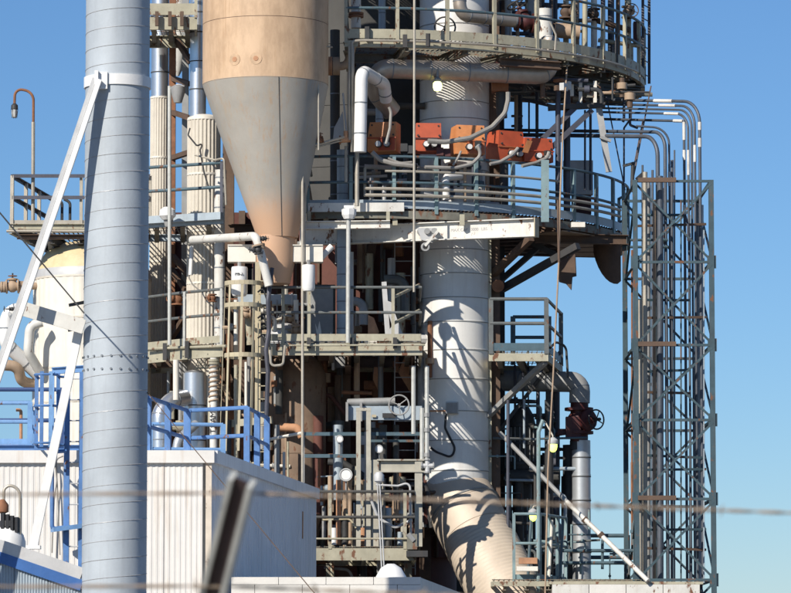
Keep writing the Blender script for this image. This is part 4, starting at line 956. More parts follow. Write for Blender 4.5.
for i, (u, v) in enumerate(((440, 152), (447, 153), (411, 150), (404, 148))):
    tag(MB().box(AP(u, v, rM - .1), (.14, .2, .16)).build('terminal_block', 'maroon' if i < 2 else 'dark'), ('dark red terminal block left of the bright orange enclosure', 'dark red terminal block touching the bright orange enclosure', 'black terminal block left of the red enclosure', 'small black terminal block between the first two enclosures')[i], 'terminal box')

# ---- monorail beams
t = thing('monorail_beam', 'long white monorail beam with faint lettering under the middle platform', 'beam', P(420, 240, 80.3))
b0, b1 = P(300, 237, 81.2), P(536, 227.5, 79.1)
MB().ibeam(b0, b1, .37, .2, .02).build('beam', 'white_worn', t)
MB().bar(b1, b1 + (b1 - b0).normalized() * .02, .22, .38).build('end_plate', 'cage_yellow', t)
nb = (b1 - b0).normalized(); lp = b0.lerp(b1, .76) + V(nb.y, -nb.x, 0).normalized() * .015
lp = b0.lerp(b1, (474 - 300) / 236) + V(nb.y, -nb.x, 0).normalized() * .0125
for wd_, uw in (('MAX.', 457), ('CAP.', 466), ('3000', 476), ('LBS.', 486), ('L', 493)): text(t, wd_, b0.lerp(b1, (uw - 300) / 236) + (lp - b0.lerp(b1, (474 - 300) / 236)) + Z * .01, nb, Z, .085, 'ink_grey', 'word', .001)
MB().prof(b0.lerp(b1, .545) + V(0, -.06, -.05), b0.lerp(b1, .545) + V(0, -.10, -.05), [(-.3, .12), (.2, .12), (.12, -.12), (-.1, -.18), (-.2, -.1)]).build('trolley', 'lgrey', t)
for k in (.515, .545, .575): MB().tube(b0.lerp(b1, k) + V(0, -.16, .0), b0.lerp(b1, k) + V(0, -.04, .0), .06, 14).build('trolley_wheel', 'grey', t)
MB().bar(P(438, 231, 79.8), P(425, 246, 79.8), .08, .05).build('hoist_arm', 'white_worn', t)
MB().torus(P(425.5, 247, 79.8), V(0, 1, 0), .07, .025, 16).build('hook', 'grey', t, True)
for u in (326, 395, 462): MB().box(P(u, 220, 80.4 - (u - 326) / 160), (.1, .1, .22)).build('hanger', 'khaki', t)
t = thing('short_white_beam', 'short white beam under the left end of the middle platform', 'beam', P(347, 229, 79.5))
MB().ibeam(P(303, 225.5, 79.5), P(390, 224.5, 79.5), .16, .16, .016).build('beam', 'white_worn', t)
for u in (309, 388): MB().box(P(u, 217, 79.55), (.07, .07, .22)).build('hanger', 'khaki', t)

# ---- pipes between upper and middle platform
pipe('white_drop_pipe', 'bright white vertical pipe left of the orange boxes', 'pipe', [P(360, 152, 79.25), P(361.5, 70, 79.25), P(384, 84, 80.2), P(386, 100, 80.5)], .127, 'white', .17, 18, seams=.62)
pipe('brown_jacketed_header', 'fat brown jacketed header pipe under the upper platform', 'pipe', [P(392, 112, 80.9), P(376, 92, 80.6), P(377, 68, 80.3), P(548, 75, 81.1), P(550, 40, 81.4)], .20, 'alu_brown', .3, 20, seams=.8)
pipe('white_vent_stub', 'white vertical vent pipe standing on the upper platform', 'pipe', [P(545, 55, 81.7), P(544, 9, 81.7)], .165, 'white_worn', 0, 16, seams=.5)
t = pipe('rusty_flanged_pipe', 'rusty pipe with a big round flange beside the hopper', 'pipe', [P(327, 66, 79.9), P(347, 66, 79.9), P(354, 40, 79.9)], .085, 'tan', .16, 14)
t = thing('blind_flange_drum', 'round rusty drum flange between hopper and upper platform', 'flange', P(333, 75, 79.9))
MB().tube(P(326, 66, 79.9), P(332.4, 66, 79.9), .19, 24).build('flange', 'rust_light', t, True)
MB().tube(P(333, 66, 79.9), P(340, 66, 79.9), .185, 24).build('flange', 'tan', t, True)
pipe('blue_grey_drop', 'short pale blue drop pipe above the leftmost enclosure', 'pipe', [P(379.5, 96, 80.8), P(379.5, 126, 80.8)], .08, 'bluegrey', 0, 12, seams=.3)
for (u0, u1, v, m_, lab) in ((398, 425, 106, 'dgrey', 'dark level pipe joining the big vessel and the white riser'), (366, 382, 112, 'grey', 'short grey level pipe beside the white drop pipe')):
    pipe('level_pipe', lab, 'pipe', [P(u0, v, 81.8), P(u1, v, 81.8)], .07, m_, 0, 12)
t = thing('lit_lamp', 'glowing pale yellow lamp in front of the white riser', 'lamp', P(437.5, 95, 80.5))
lcn = P(437.5, 86, 80.4)
MB().lathe(lcn, [(.01, -.11), (.07, -.09), (.095, -.02), (.09, .06), (.06, .09)], 18).build('lamp_globe', 'lamp_white', t, True)
MB().lathe(lcn + Z * .09, [(.07, 0), (.08, .05), (.03, .10), (.03, .3)], 12).build('lamp_cap', 'grey', t, True)
# conduits at left of middle platform
pipe('conduit_loop', 'tan conduit rising past the hopper and running to the rusty tee', 'conduit', [P(302.5, 585, 78.6), P(302.5, 148, 78.6), P(345, 137, 79.4)], .028, 'conduit', .05, 8)
pipe('conduit_loop', 'parallel thin conduit running to the rusty tee fitting', 'conduit', [P(305, 300, 78.7), P(305, 150, 78.7), P(344, 140, 79.4)], .016, 'conduit', .05, 8)
pipe('thin_conduit', 'thin vertical conduit in front of the hopper edge', 'conduit', [P(318.5, 150, 78.4), P(318.5, 46, 78.4), P(332, 47, 79)], .018, 'conduit', .05, 6)
t = thing('rusty_tee_fitting', 'rusty tee fitting at the left end of the middle platform', 'fitting', P(345, 145, 79.4))
MB().tube(P(340, 140, 79.4), P(352, 139, 79.4), .06, 12).tube(P(346, 140, 79.4), P(346, 131, 79.4), .05, 12).build('tee', 'rust_light', t, True)
for u in (340, 352): MB().tube(P(u - 1, 140, 79.4), P(u + 1, 140, 79.4), .09, 12).build('flange', 'rust', t, True)
valve('small rusty valve on the conduit beside the hopper', P(320.5, 140, 78.9), (1, 0, .2), .04, 'rust', Z, .13, 'rust', .05)
for k, (u, m_) in enumerate(((350, 'conduit'), (353.5, 'cable'))): pipe('armoured_cable', ('left' if k == 0 else 'right') + ' of the two armoured cables beside the white drop pipe', 'cable', [P(u, 140, 79.35), P(u - 1, 105, 79.35), P(u - .5, 46, 79.35)], .03, m_, .3, 8)
pipe('tall_conduit', 'long thin vertical conduit in front of both ring platforms', 'conduit', [P(414, 292, 78.9), P(414.5, -40, 78.9)], .026, 'conduit', 0, 8)
tag(MB().plate([P(333, 140, 80.2), P(334, 128, 80.2), P(343, 111, 80.2), P(345, 140, 80.2)], .1, V(0, 1, 0)).build('guard_plate', 'lgrey'), 'pale curved guard plate left of the white drop pipe', 'plate')
tag(MB().tube(P(343, 93, 79.6), P(347, 138, 79.6), .02, 6).build('sample_tube', 'lgrey'), 'thin bright sample tube above the rusty tee', 'conduit')
pipe('shaded_riser', 'grey riser in the shade between hopper and ring platforms', 'pipe', [P(335, 215, 81.8), P(335, 30, 81.8)], .10, 'dgrey', 0, 12, seams=.7)
pipe('shaded_riser', 'tall pale blue riser beside the dark vessel on the upper platform', 'pipe', [P(382, 30, 82.2), P(382, -40, 82.2)], .075, 'bluegrey', 0, 12, seams=.6)

# ---- things on the upper platform
pipe('flanged_white_riser', 'white riser with rusty flange at the left end of the upper platform', 'pipe', [P(356, 28, 80.5), P(356, -30, 80.5)], .10, 'white_worn', 0, 14, flanges=[(P(356, 15, 80.5), (0, 0, 1))])
t = thing('upright_handwheel', 'dark handwheel standing on the upper platform in front of the riser', 'handwheel', P(445, 42, 80.0)); MB().tube(P(445, 45, 80.1), P(445, 28, 80.1), .03, 8).build('stem', 'dark', t); wheel(t, P(445, 27, 80.0), V(.1, -1, .1), .21, 'dark', spokes=5)
pipe('alu_elbow_pipe', 'shiny jacketed elbow pipe lying above the upper platform', 'pipe', [P(459, -30, 80.6), P(460, 15, 80.6), P(517, 21, 81.5)], .135, 'alu_brown', .22, 18, seams=.4)
valve('dark red valve lying on the upper platform beside the white vent pipe', P(525, 22, 81.6), (1, .25, -.1), .12, 'maroon', V(-.4, .2, 1), .42, 'dark', .22)
ub = [  # uprights and gear seen through the upper rails: u, v0, v1, Y, radius, material, description
    (508, -40, 45, 83.5, .07, 'lgrey', 'grey upright behind the dark red valve'), (497, -40, 48, 84, .05, 'purple_dark', 'dark upright right of the riser top'),
    (530, -40, 45, 84.5, .11, 'lgrey', 'fat grey upright behind the white vent pipe'), (566, -40, 55, 82.5, .06, 'khaki', 'khaki upright right of the white vent pipe'),
    (577, -40, 50, 83, .05, 'tan', 'tan upright with rusty coupling'), (585, -40, 60, 82, .055, 'khaki', 'second khaki upright on the upper platform'),
    (594, -40, 62, 83.5, .065, 'cream', 'cream upright amid the upper rails'), (603, -40, 60, 84, .05, 'purple_dark', 'thin dark upright amid the upper rails'),
    (611, -40, 66, 84.5, .07, 'purple_dark', 'fat dark upright amid the upper rails'), (618, -40, 60, 83, .045, 'brown', 'brown upright amid the upper rails'),
    (628, -30, 70, 83.8, .07, 'khaki', 'khaki upright near the right end of the upper platform'), (555, -40, 50, 84.2, .05, 'purple_dark', 'thin dark upright left of the khaki uprights'), (541, -40, 30, 85, .08, 'brown', 'brown upright far behind the vent pipe')]
for u, v0, v1, Y, r_, m_, lab in ub: pipe('upright_pipe', lab, 'pipe', [P(u, v1, Y), P(u, v0, Y)], r_, m_, 0, 10)
for a, b_, Y, r_, m_, lab in (((492, 33), (545, 34), 84, .045, 'purple_dark', 'dark level pipe low behind the upper rails'), ((500, 3), (575, 6), 84.5, .05, 'purple_dark', 'dark level pipe high behind the upper rails'), ((555, 30), (580, 32), 82.2, .16, 'tan', 'fat tan drum lying on the upper platform'), ((595, 20), (630, 30), 83.5, .06, 'brown', 'brown level pipe near the right end of the upper platform'), ((598, 40), (640, 46), 83.8, .045, 'khaki', 'khaki level pipe near the right end of the upper platform')):
    pipe('cross_pipe', lab, 'pipe', [P(*a, Y), P(*b_, Y)], r_, m_, 0, 10)
valve('khaki valve on the upright near the right end of the upper platform', P(628, 12, 83.6), (0, 0, 1), .08, 'tan', V(.3, -1, 0), .25, 'brown', .14)
valve('dark valve on the cream upright amid the upper rails', P(594, 14, 83.3), (0, 0, 1), .075, 'brown', V(-.6, -1, 0), .22, 'dark', .13)
valve('brown valve on the khaki upright right of the vent pipe', P(566, 12, 82.3), (0, 0, 1), .085, 'brown', V(1, -.5, 0), .22, 'brown', .12)
tag(MB().box(P(637, 32, 85.2), (.16, .3, .42)).build('red_box', 'maroon'), 'dark red panel at the right tip of the upper platform', 'box')
t = thing('end_ladder', 'narrow ladder at the right end of the upper platform', 'ladder', P(646, 80, 85)); ladder(t, P(646, 82, 85), P(646, -40, 85), (.35, 1, 0), .5, 'purple_dark', .3)
pipe('grey_flex', 'pale hose hooked over the upper platform beside the vent', 'conduit', [P(550, 22, 79.6), P(556, 35, 79.6), P(555, 50, 79.6)], .02, 'conduit', .1, 6)

# ---- gear hung below the upper platform
gear = thing('underslung_gear', 'cluster of beams and brackets slung under the upper platform', 'bracket', P(600, 95, 84))
for (a, b_, Y0, Y1, w_, h_, m_) in (((500, 62), (560, 66), 80.5, 80.8, .2, .16, 'brown'), ((560, 80), (640, 92), 82.2, 84.6, .26, .2, 'dark'), ((600, 93), (636, 95), 83.6, 84.4, .3, .24, 'dark'), ((505, 82), (575, 92), 82, 82.6, .16, .2, 'dark'), ((487, 75), (520, 72), 81, 81.2, .2, .2, 'brown'), ((530, 82), (600, 98), 84, 84.6, .14, .16, 'dark')):
    MB().ibeam(P(*a, Y0), P(*b_, Y1), h_, w_, .02).build('beam', m_, gear)
for u, v0, v1, m_ in ((580.5, 82, 104, 'cream'), (595, 81, 105, 'cream'), (572, 84, 96, 'cream')): MB().bar(P(u, v0, 81.8), P(u, v1, 81.8), .07, .05, V(0, 1, 0)).build('hanger', m_, gear)
MB().bar(P(548, 108, 81.7), P(605, 105, 81.7), .2, .10).build('cross_plate', 'dark', gear)
for a, b_ in (((538, 143), (580, 103)), ((551, 148), (592, 110))): MB().bar(P(*a, 81.6), P(*b_, 81.7), .12, .11).build('brace', 'purple_dark', gear)
MB().bar(P(599, 108, 81.7), P(609, 172, 81.4), .13, .03, V(0, 1, 0)).build('slanted_plate', 'grey', gear)
MB().bar(P(600, 137, 81.5), P(611, 141, 81.5), .1, .06).build('plate_tab', 'grey', gear)
random.seed(21)
for i in range(26):
    u = random.uniform(490, 630); v = 68 + (u - 490) * .13 + random.uniform(-3, 14); c = P(u, v, random.uniform(80.6, 83.2) + max(0, (u - 560) / 45))
    MB().box(c, (random.uniform(.06, .25), random.uniform(.06, .2), random.uniform(.05, .18)), Matrix.Rotation(random.uniform(0, 3), 3, 'Z')).build('bracket', random.choice(['brown', 'dark', 'khaki_dark', 'khaki', 'lgrey', 'rust']), gear)
t = thing('dark_damper', 'dark rusty damper box hanging right of the white riser', 'damper', P(500, 110, 81.5))
MB().box(P(500, 80, 81.4), (.34, .4, .5)).build('box', 'rust', t); MB().tube(P(501, 92, 81.4), P(502, 118, 81.4), .11, 12).build('leg', 'dark', t, True); MB().tube(P(497, 63, 81.2), P(498, 75, 81.2), .2, 14).build('neck', 'maroon', t, True)
# verticals right of boxes
for u, v0, v1, Y, r_, m_, lab in ((558, 84, 232, 81.6, .055, 'purple_dark', 'tall dark pipe through the middle platform, left of a pair'), (567, 82, 232, 81.9, .07, 'purple_dark', 'tall dark pipe through the middle platform, right of a pair'), (585, 110, 190, 83, .022, 'purple_dark', 'thin dark conduit standing on the middle platform'), (590.5, 110, 190, 83.2, .028, 'purple_dark', 'slightly thicker dark conduit beside the thin one'), (516, 95, 140, 83.5, .04, 'tan', 'tan pipe with crossbars right of the dark damper'), (520, 95, 150, 83.8, .05, 'purple_dark', 'dark pipe right of the dark damper'), (537, 92, 146, 84, .035, 'purple_dark', 'thin dark hanging pipe above the rightmost enclosure'), (529, 100, 135, 84.2, .02, 'purple_dark', 'very thin hanging rod above the enclosures')):
    pipe('vertical_pipe', lab, 'pipe', [P(u, v1, Y), P(u, v0, Y)], r_, m_, 0, 10)
for v in (116, 126): tag(MB().tube(P(512, v, 83.5), P(522, v, 83.7), .03, 6).build('crossbar', 'purple_dark'), ('upper' if v == 116 else 'lower') + ' short dark crossbar right of the dark damper', 'bar')
tag(MB().tube(P(522, 99, 83.5), P(556, 107, 83.5), .035, 8).build('sloping_pipe', 'purple_dark'), 'dark sloping pipe under the upper platform', 'pipe')
t = thing('hanging_cable', 'long thin tan cable hanging from the upper platform past the small platform', 'cable', P(545, 590, 78.8)); MB().path([P(567, 66, 81.4), P(563, 130, 79.4), P(560, 200, 79), P(559, 258, 79), P(553, 380, 79), P(548, 470, 79), P(545, 600, 79)], .017, 8, .5).build('cable_run', 'tan', t, True); MB().tube(P(558, 200, 79), P(559, 262, 79), .026, 8).build('sleeve', 'brown', t)

# ---- fins and braces under the middle platform at right
t = thing('platform_brackets', 'dark steel brackets under the right side of the middle platform', 'bracket', P(520, 290, 82))
for a, b_, Y0, Y1, m_, w_ in (((502, 289), (578, 246), 82.4, 81.2, 'dark', .14), ((489, 278), (531, 238), 82.2, 81, 'brown', .13), ((500, 281), (540, 246), 83.5, 83.2, 'dark', .11), ((520, 236), (570, 262), 83, 82.5, 'dark', .12)):
    MB().bar(P(*a, Y0), P(*b_, Y1), w_, w_).build('brace', m_, t)
MB().tube(P(498, 286, 82.2), P(498, 286, 81.9), .13, 14).build('knuckle', 'rust', t, True)
for a, b_ in (((535, 238), (628, 240)), ((520, 232), (600, 233))): MB().ibeam(P(*a, 82.4), P(*b_, 82.8), .2, .16).build('floor_beam', 'brown', t)
b = MB(); rings = []
def fin(label, pts, Y, th, m='rust'):
    tag(MB().plate([P(u, v, Y) for u, v in pts], th, V(.3, 1, 0)).build('hanging_fin', m), label, 'fin')
fin('narrow rusty fin hanging under the middle platform', [(558, 262), (559, 282), (566, 284), (571, 290), (572, 277), (576, 276), (575, 254), (566, 258)], 82, .05, 'brown')
t = thing('curved_fin', 'broad curved rusty shell fin hanging at the right end of the middle platform', 'fin', P(612, 283, 84)); rings = []
for k in range(9):
    f = k / 8; a = R(-70 + 110 * f); x0 = PX(610, 84, 260) + .36 * math.sin(a) ; y0 = 84.3 - .36 * math.cos(a)
    vb = 247 + 37 * math.sin(min(1, f * 1.15 + .08) * math.pi / 2) - (3 if k == 8 else 0)
    rings.append([V(x0, y0, PZ(238, 84)), V(x0, y0, PZ(vb, 84)), V(x0 * .995 + .02, y0 + .03, PZ(vb, 84)), V(x0 * .995 + .02, y0 + .03, PZ(238, 84))])
MB().quadloop(rings).build('shell', 'brown', t, True); MB().bar(P(594, 240, 84), P(627, 239, 84.4), .1, .08).build('clamp', 'rust', t)

# ================================================================ STEEL FRAME OF THE PLANT
t = thing('process_structure', 'dark steel frame columns and beams inside the process unit', 'frame', (PX(400, 83), 83, 0))
for u, Y, m_, vt in ((494, 82.2, 'brown', -60), (499, 84.6, 'dark', -60), (345, 82.6, 'brown', 230), (425, 82.9, 'brown', 235), (262, 83.4, 'dark', -60), (228, 84.4, 'brown', -60), (310, 87.6, 'dark', -60)):
    MB().ibeam(V(PX(u, Y, 300), Y, 0), V(PX(u, Y, 300), Y, PZ(vt, Y)), .24, .24, .02, V(0, 1, 0)).build('column', m_, t)
MB().bar(V(PX(489.5, 82, 400), 82, 0), P(489.5, 236, 82), .07, .1, V(0, 1, 0)).build('column_flange', 'khaki', t)
for v, u0, u1, Y0, Y1 in ((362, 150, 420, 82.8, 82.8), (230, 228, 500, 84, 84), (450, 228, 430, 83.8, 83.8), (530, 228, 500, 83.4, 83.4), (100, 228, 262, 84.3, 83.4), (480, 488, 560, 84, 84), (358, 300, 300, 80, 87)):
    MB().ibeam(P(u0, v, Y0), P(u1, v, Y1), .24, .16, .018).build('beam', 'brown', t)
for a, b_ in (((228, 360), (262, 450)), ((262, 360), (228, 450)), ((345, 440), (425, 370)), ((430, 530), (494, 400))): MB().bar(P(*a, 83.8), P(*b_, 83.8), .1, .1).build('brace', 'dark', t)

# rusty furnace casing that closes the back of the unit
FYc = 89.5; t = thing('furnace_casing', 'rust-red plated furnace casing filling the back of the unit', 'furnace', (PX(330, FYc), FYc, 0))
u0, u1 = 172, 487; cols = 9
for i in range(cols):
    for j, (va, vb) in enumerate(((620, 540), (540, 470), (470, 400), (400, 330), (330, 268), (268, 212))):
        x0 = PX(u0, FYc) + (PX(u1, FYc) - PX(u0, FYc)) * i / cols; x1 = PX(u0, FYc) + (PX(u1, FYc) - PX(u0, FYc)) * (i + 1) / cols
        z0_, z1_ = (0 if j == 0 else PZ(va, FYc)), PZ(vb, FYc)
        MB().box(V((x0 + x1) / 2, FYc + random.uniform(0, .02), (z0_ + z1_) / 2), (x1 - x0 - .03, .1, z1_ - z0_ - .03)).build('casing_plate', random.choice(['rust_red', 'rust_red', 'brown', 'dgrey']), t)
    MB().ibeam(V(PX(u0, FYc) + (PX(u1, FYc) - PX(u0, FYc)) * i / cols, FYc - .15, 0), V(PX(u0, FYc) + (PX(u1, FYc) - PX(u0, FYc)) * i / cols, FYc - .15, PZ(212, FYc)), .2, .14).build('buckstay', 'brown', t)
MB().box(V((PX(u0, FYc) + PX(u1, FYc)) / 2, FYc + 2.2, PZ(212, FYc) / 2), (PX(u1, FYc) - PX(u0, FYc), 4, PZ(212, FYc) - .1)).build('casing_core', 'dark', t)

# silver vessels behind the roof rail
t = thing('silver_exchanger', 'silver jacketed upright exchanger behind the blue roof rail', 'exchanger', P(194, 470, 80.5)); xx = PX(194.5, 80.5, 410)
cyl_sections(t, xx, 80.5, [PZ(v, 80.5) for v in (640, 560, 480, 440, 405, 374)], .23, 'alu', n=32); MB().dome((xx, 80.5, PZ(374, 80.5)), .23, .08, Z, 28).build('head', 'alu', t, True)
pipe('silver_bent_pipe', 'silver bent pipe left of the upright exchanger', 'pipe', [P(160, 480, 79.6), P(160, 412, 79.6), P(172, 400, 79.8), P(184, 398, 80.2)], .17, 'alu', .3, 18, seams=.5)
pipe('silver_bent_pipe', 'slim silver pipe crossing below the upright exchanger', 'pipe', [P(172, 480, 79), P(178, 440, 79), P(196, 424, 79.4)], .09, 'alu_dull', .2, 14)
t = pipe('lettered_steam_pipe', 'white steam pipe with dark lettering and twisted cable wrap', 'pipe', [P(213.5, 480, 78.9), P(213.5, 358, 78.9)], .075, 'white_worn', 0, 16, flanges=[(P(213.5, 362, 78.9), (0, 0, 1))], fm='khaki')
b = []; z0_, z1_ = PZ(404, 78.9), PZ(366, 78.9); xs = PX(213.5, 78.9, 390)
for i in range(120): a = i * .42; b.append(V(xs + .085 * math.cos(a), 78.9 + .085 * math.sin(a), z0_ + (z1_ - z0_) * i / 119))
MB().path(b, .018, 5).build('wrap', 'tan', t, True)
for i, ch in enumerate('STEAM'): text(t, ch, V(xs, 78.9 - .08, PZ(437 - i * 5.6, 78.9)), (0, 0, 1), (-1, 0, 0), .17, 'ink', 'letter')
for u, v0, v1, r_, m_, lab in ((236, 365, 470, .04, 'khaki', 'khaki pipe behind the ladder below the walkway'), (176, 360, 400, .06, 'cream', 'short cream pipe below the walkway'), (229, 420, 465, .05, 'dark', 'dark pipe under the walkway behind the blue rail'), (246, 362, 462, .03, 'cream', 'thin cream pipe just left of the yellow stiles'), (284, 452, 560, .03, 'lgrey', 'thin grey pipe right of the yellow ladder'), (277, 425, 560, .055, 'grey', 'grey post right of the yellow ladder')):
    pipe('low_pipe', lab, 'pipe', [P(u, v1, 79.4), P(u, v0, 79.4)], r_, m_, 0, 10)
tag(MB().bar(P(228, 424, 79.5), P(272, 420, 79.3), .12, .14).build('pipe_support', 'khaki'), 'khaki pipe support beam behind the blue rail', 'beam')
tag(MB().tube(P(262, 441, 79.2), P(302, 433, 79.2), .032, 8).build('sloping_pipe', 'cream'), 'thin pale pipe sloping up to the lower frame', 'pipe')

# ================================================================ LOWER CENTRE PLATFORM
zV = PZ(546, 78.9)
t = flat_platform('lower_platform', 'khaki lower platform with dark handrails beside the white shed', [XY(296, 78.9, 545), XY(415, 78.9, 545)], [XY(296, 82.4, 545), XY(413, 82.4, 545)], zV, .24, 'dgrey', 'khaki', 'khaki', h=1.07, posts=[V(PX(u, 78.92, 540), 78.92, zV) for u in (330, 405)], toe=0, beams=5, legs=[XY(330, 81.8, 560), XY(408, 81.8, 560)])
MB().tube(V(PX(296, 78.85, 545), 78.85, zV + .14), V(PX(414, 78.85, 545), 78.85, zV + .14), .02, 8).build('low_rail', 'khaki', t)
t = thing('pipe_rack', 'dark handrail frame with cream uprights above the lower platform', 'frame', V(PX(335, 79.6, 540), 79.6, zV))
for v in (434, 456): MB().bar(P(301, v, 79.4), P(367, v, 79.4), .05, .07).build('rail', 'teal', t)
for u in (303, 366): MB().bar(V(PX(u, 79.4, 450), 79.4, zV), P(u, 432, 79.4), .06, .06, V(0, 1, 0)).build('post', 'lgrey', t)
for u in (358.5, 368.5): MB().bar(V(PX(u, 79.2, 450), 79.2, zV), P(u, 409 if u < 360 else 408, 79.2), .09, .09, V(0, 1, 0)).build('upright', 'cream_shaded', t)
MB().bar(P(356, 409.5, 79.2), P(371, 409.5, 79.2), .1, .06).build('cap', 'cream_shaded', t)
MB().bar(P(365, 434, 79.6), P(425, 434, 79.6), .05, .07).bar(P(368, 441, 80), P(425, 441, 80), .05, .05).build('rail', 'teal', t)
MB().ibeam(P(377, 466, 79.3), P(426, 466, 79.3), .26, .2, .03).build('beam', 'cream_shaded', t)
for u in (418.5, 375): MB().ibeam(V(PX(u, 79.3, 500), 79.3, zV), P(u, 460, 79.3), .15, .15, .02, V(0, 1, 0)).build('upright', 'cream_shaded', t)
for u, v0, v1 in ((422, 408, 470), (427, 366, 480), (413.5, 366, 434)): MB().tube(P(u, v1, 79.3), P(u, v0, 79.3), .045, 8).build('standard', 'post_light' if u > 400 else 'grey', t, True)
for v in (415, 430, 455): MB().tube(P(427, v - 2, 79.3), P(427, v + 2, 79.3), .065, 8).build('coupling', 'grey', t)
t = thing('pipe_flange_star', 'grey cross fitting on the standard beside the white duct', 'fitting', P(427.5, 472, 79.2)); c = P(427.5, 466, 79.2)
MB().tube(c - V(.12, 0, 0), c + V(.12, 0, 0), .05, 8).tube(c - V(0, 0, .13), c + V(0, 0, .13), .05, 8).build('cross', 'lgrey', t)
for d in (V(.12, 0, 0), V(-.12, 0, 0), V(0, 0, .13), V(0, 0, -.13)): MB().tube(c + d * .85, c + d * 1.1, .075, 8).build('collar', 'grey', t)
t = thing('grey_cable_tray', 'grey enclosed tray beam with dark markings above the lower frame', 'tray', P(386, 420, 79.7))
MB().channel(P(346, 413, 79.7), P(422, 413, 79.7), .28, .1, .016, -1).build('channel', 'bluegrey', t)
MB().tube(P(347, 402.5, 79.8), P(395, 401, 79.8), .075, 10).build('roller', 'grey', t, True)
for u in (347, 361): MB().box(P(u, 412, 79.66), (.05, .2, .38)).build('end_plate', 'grey', t)
MB().box(P(389, 415.5, 79.66), (.26, .02, .09)).build('dark_mark', 'ink', t)
MB().box(P(374, 416, 79.66), (.09, .02, .05)).build('yellow_tag', 'cage_yellow', t)
wheel(t, P(399, 405, 79.6), V(0, -1, .1), .20, 'grey', spokes=3)
gp = [(330, 476, 545, .045, 'tan', 'leftmost tan gauge column on the lower platform'), (338.5, 480, 545, .05, 'rust_light', 'rust-flecked gauge column on the lower platform'), (350, 478, 545, .04, 'tan', 'slim tan gauge column left of the cream uprights'), (345, 520, 545, .07, 'dark', 'short black gauge body on the lower platform'), (334, 528, 545, .06, 'white', 'short white bottle on the lower platform'), (388, 508, 540, .07, 'bluegrey', 'pale blue bottle on the lower platform'), (400, 532, 545, .05, 'bluegrey', 'tiny pale blue stub on the lower platform'), (363, 528, 545, .1, 'rust_light', 'squat rusty pot on the lower platform'), (338, 425, 500, .10, 'bluegrey', 'shaded grey-blue pipe behind the lower frame'), (383, 425, 460, .08, 'dgrey', 'dark pipe behind the lower frame, left of two'), (396, 425, 500, .06, 'dgrey', 'dark pipe behind the lower frame, right of two')]
for u, v0, v1, r_, m_, lab in gp: pipe('gauge_column', lab, 'pipe', [P(u, v1, 80.2 if v0 < 440 else 79.6), P(u, v0, 80.2 if v0 < 440 else 79.6)], r_, m_, 0, 10)
for u, v, r_, lab in ((346, 475, .12, 'round white-rimmed dial gauge above the gauge columns'), (339.5, 439, .07, 'small pale dial on the lower frame rail'), (379, 449, .075, 'small pale dial behind the cream beam'), (373, 477, .08, 'open ring gauge between the cream uprights')):
    t = thing('dial_gauge', lab, 'gauge', P(u, v + 4, 79.4)); c = P(u, v, 79.35)
    cs_ = MB().tube(c, c + V(0, .06, 0), r_, 20).build('case', 'grey', t, True); MB().tube(c - V(0, .008, 0), c + V(0, .001, 0), r_ * .82, 20).build('dial_face', 'white', cs_)
    MB().torus(c - V(0, .01, 0), V(0, 1, 0), r_, r_ * .12, 22).build('bezel', 'lgrey', t, True); MB().tube(c + V(0, .05, 0), c + V(0, .05, -.3), .02, 6).build('stem', 'grey', t)
for pts, r_, m_, lab in (([(376, 485), (398, 486), (410, 482), (411, 540)], .022, 'lgrey', 'pale bent tube framing the lower platform'), ([(370, 497), (378, 518), (395, 528), (412, 520)], .03, 'lgrey', 'pale hose sagging across the lower platform'), ([(322, 520), (350, 519), (356, 528)], .02, 'cage_yellow', 'thin yellow tube between the gauge columns')):
    pipe('bent_tube', lab, 'conduit', [P(u, v, 79.1) for u, v in pts], r_, m_, .12, 8)
t = thing('junction_bracket', 'dark bracket box at the right end of the lower platform', 'bracket', P(418, 562, 78.8)); MB().box(P(417, 554, 78.8), (.42, .3, .12)).build('plate', 'dark', t); MB().box(P(412, 542, 78.8), (.2, .25, .3)).build('box', 'khaki_dark', t); MB().tube(P(408, 534, 78.7), P(414, 541, 78.7), .06, 8).build('elbow', 'grey', t)
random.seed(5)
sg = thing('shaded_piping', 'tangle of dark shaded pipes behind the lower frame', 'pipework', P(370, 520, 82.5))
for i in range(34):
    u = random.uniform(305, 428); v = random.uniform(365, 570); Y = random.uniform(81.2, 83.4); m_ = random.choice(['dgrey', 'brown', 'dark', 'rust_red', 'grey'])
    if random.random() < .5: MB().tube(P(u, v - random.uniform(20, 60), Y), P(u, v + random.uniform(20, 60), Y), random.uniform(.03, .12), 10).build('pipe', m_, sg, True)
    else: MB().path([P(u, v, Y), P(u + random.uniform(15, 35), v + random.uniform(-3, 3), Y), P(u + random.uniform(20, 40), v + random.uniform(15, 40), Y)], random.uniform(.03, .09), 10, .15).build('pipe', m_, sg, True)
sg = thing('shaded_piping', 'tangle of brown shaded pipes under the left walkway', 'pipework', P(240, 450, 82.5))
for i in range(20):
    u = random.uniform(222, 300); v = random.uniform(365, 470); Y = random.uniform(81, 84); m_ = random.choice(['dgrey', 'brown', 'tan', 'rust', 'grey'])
    MB().tube(P(u, v - random.uniform(15, 40), Y), P(u, v + random.uniform(20, 60), Y), random.uniform(.03, .10), 10).build('pipe', m_, sg, True)

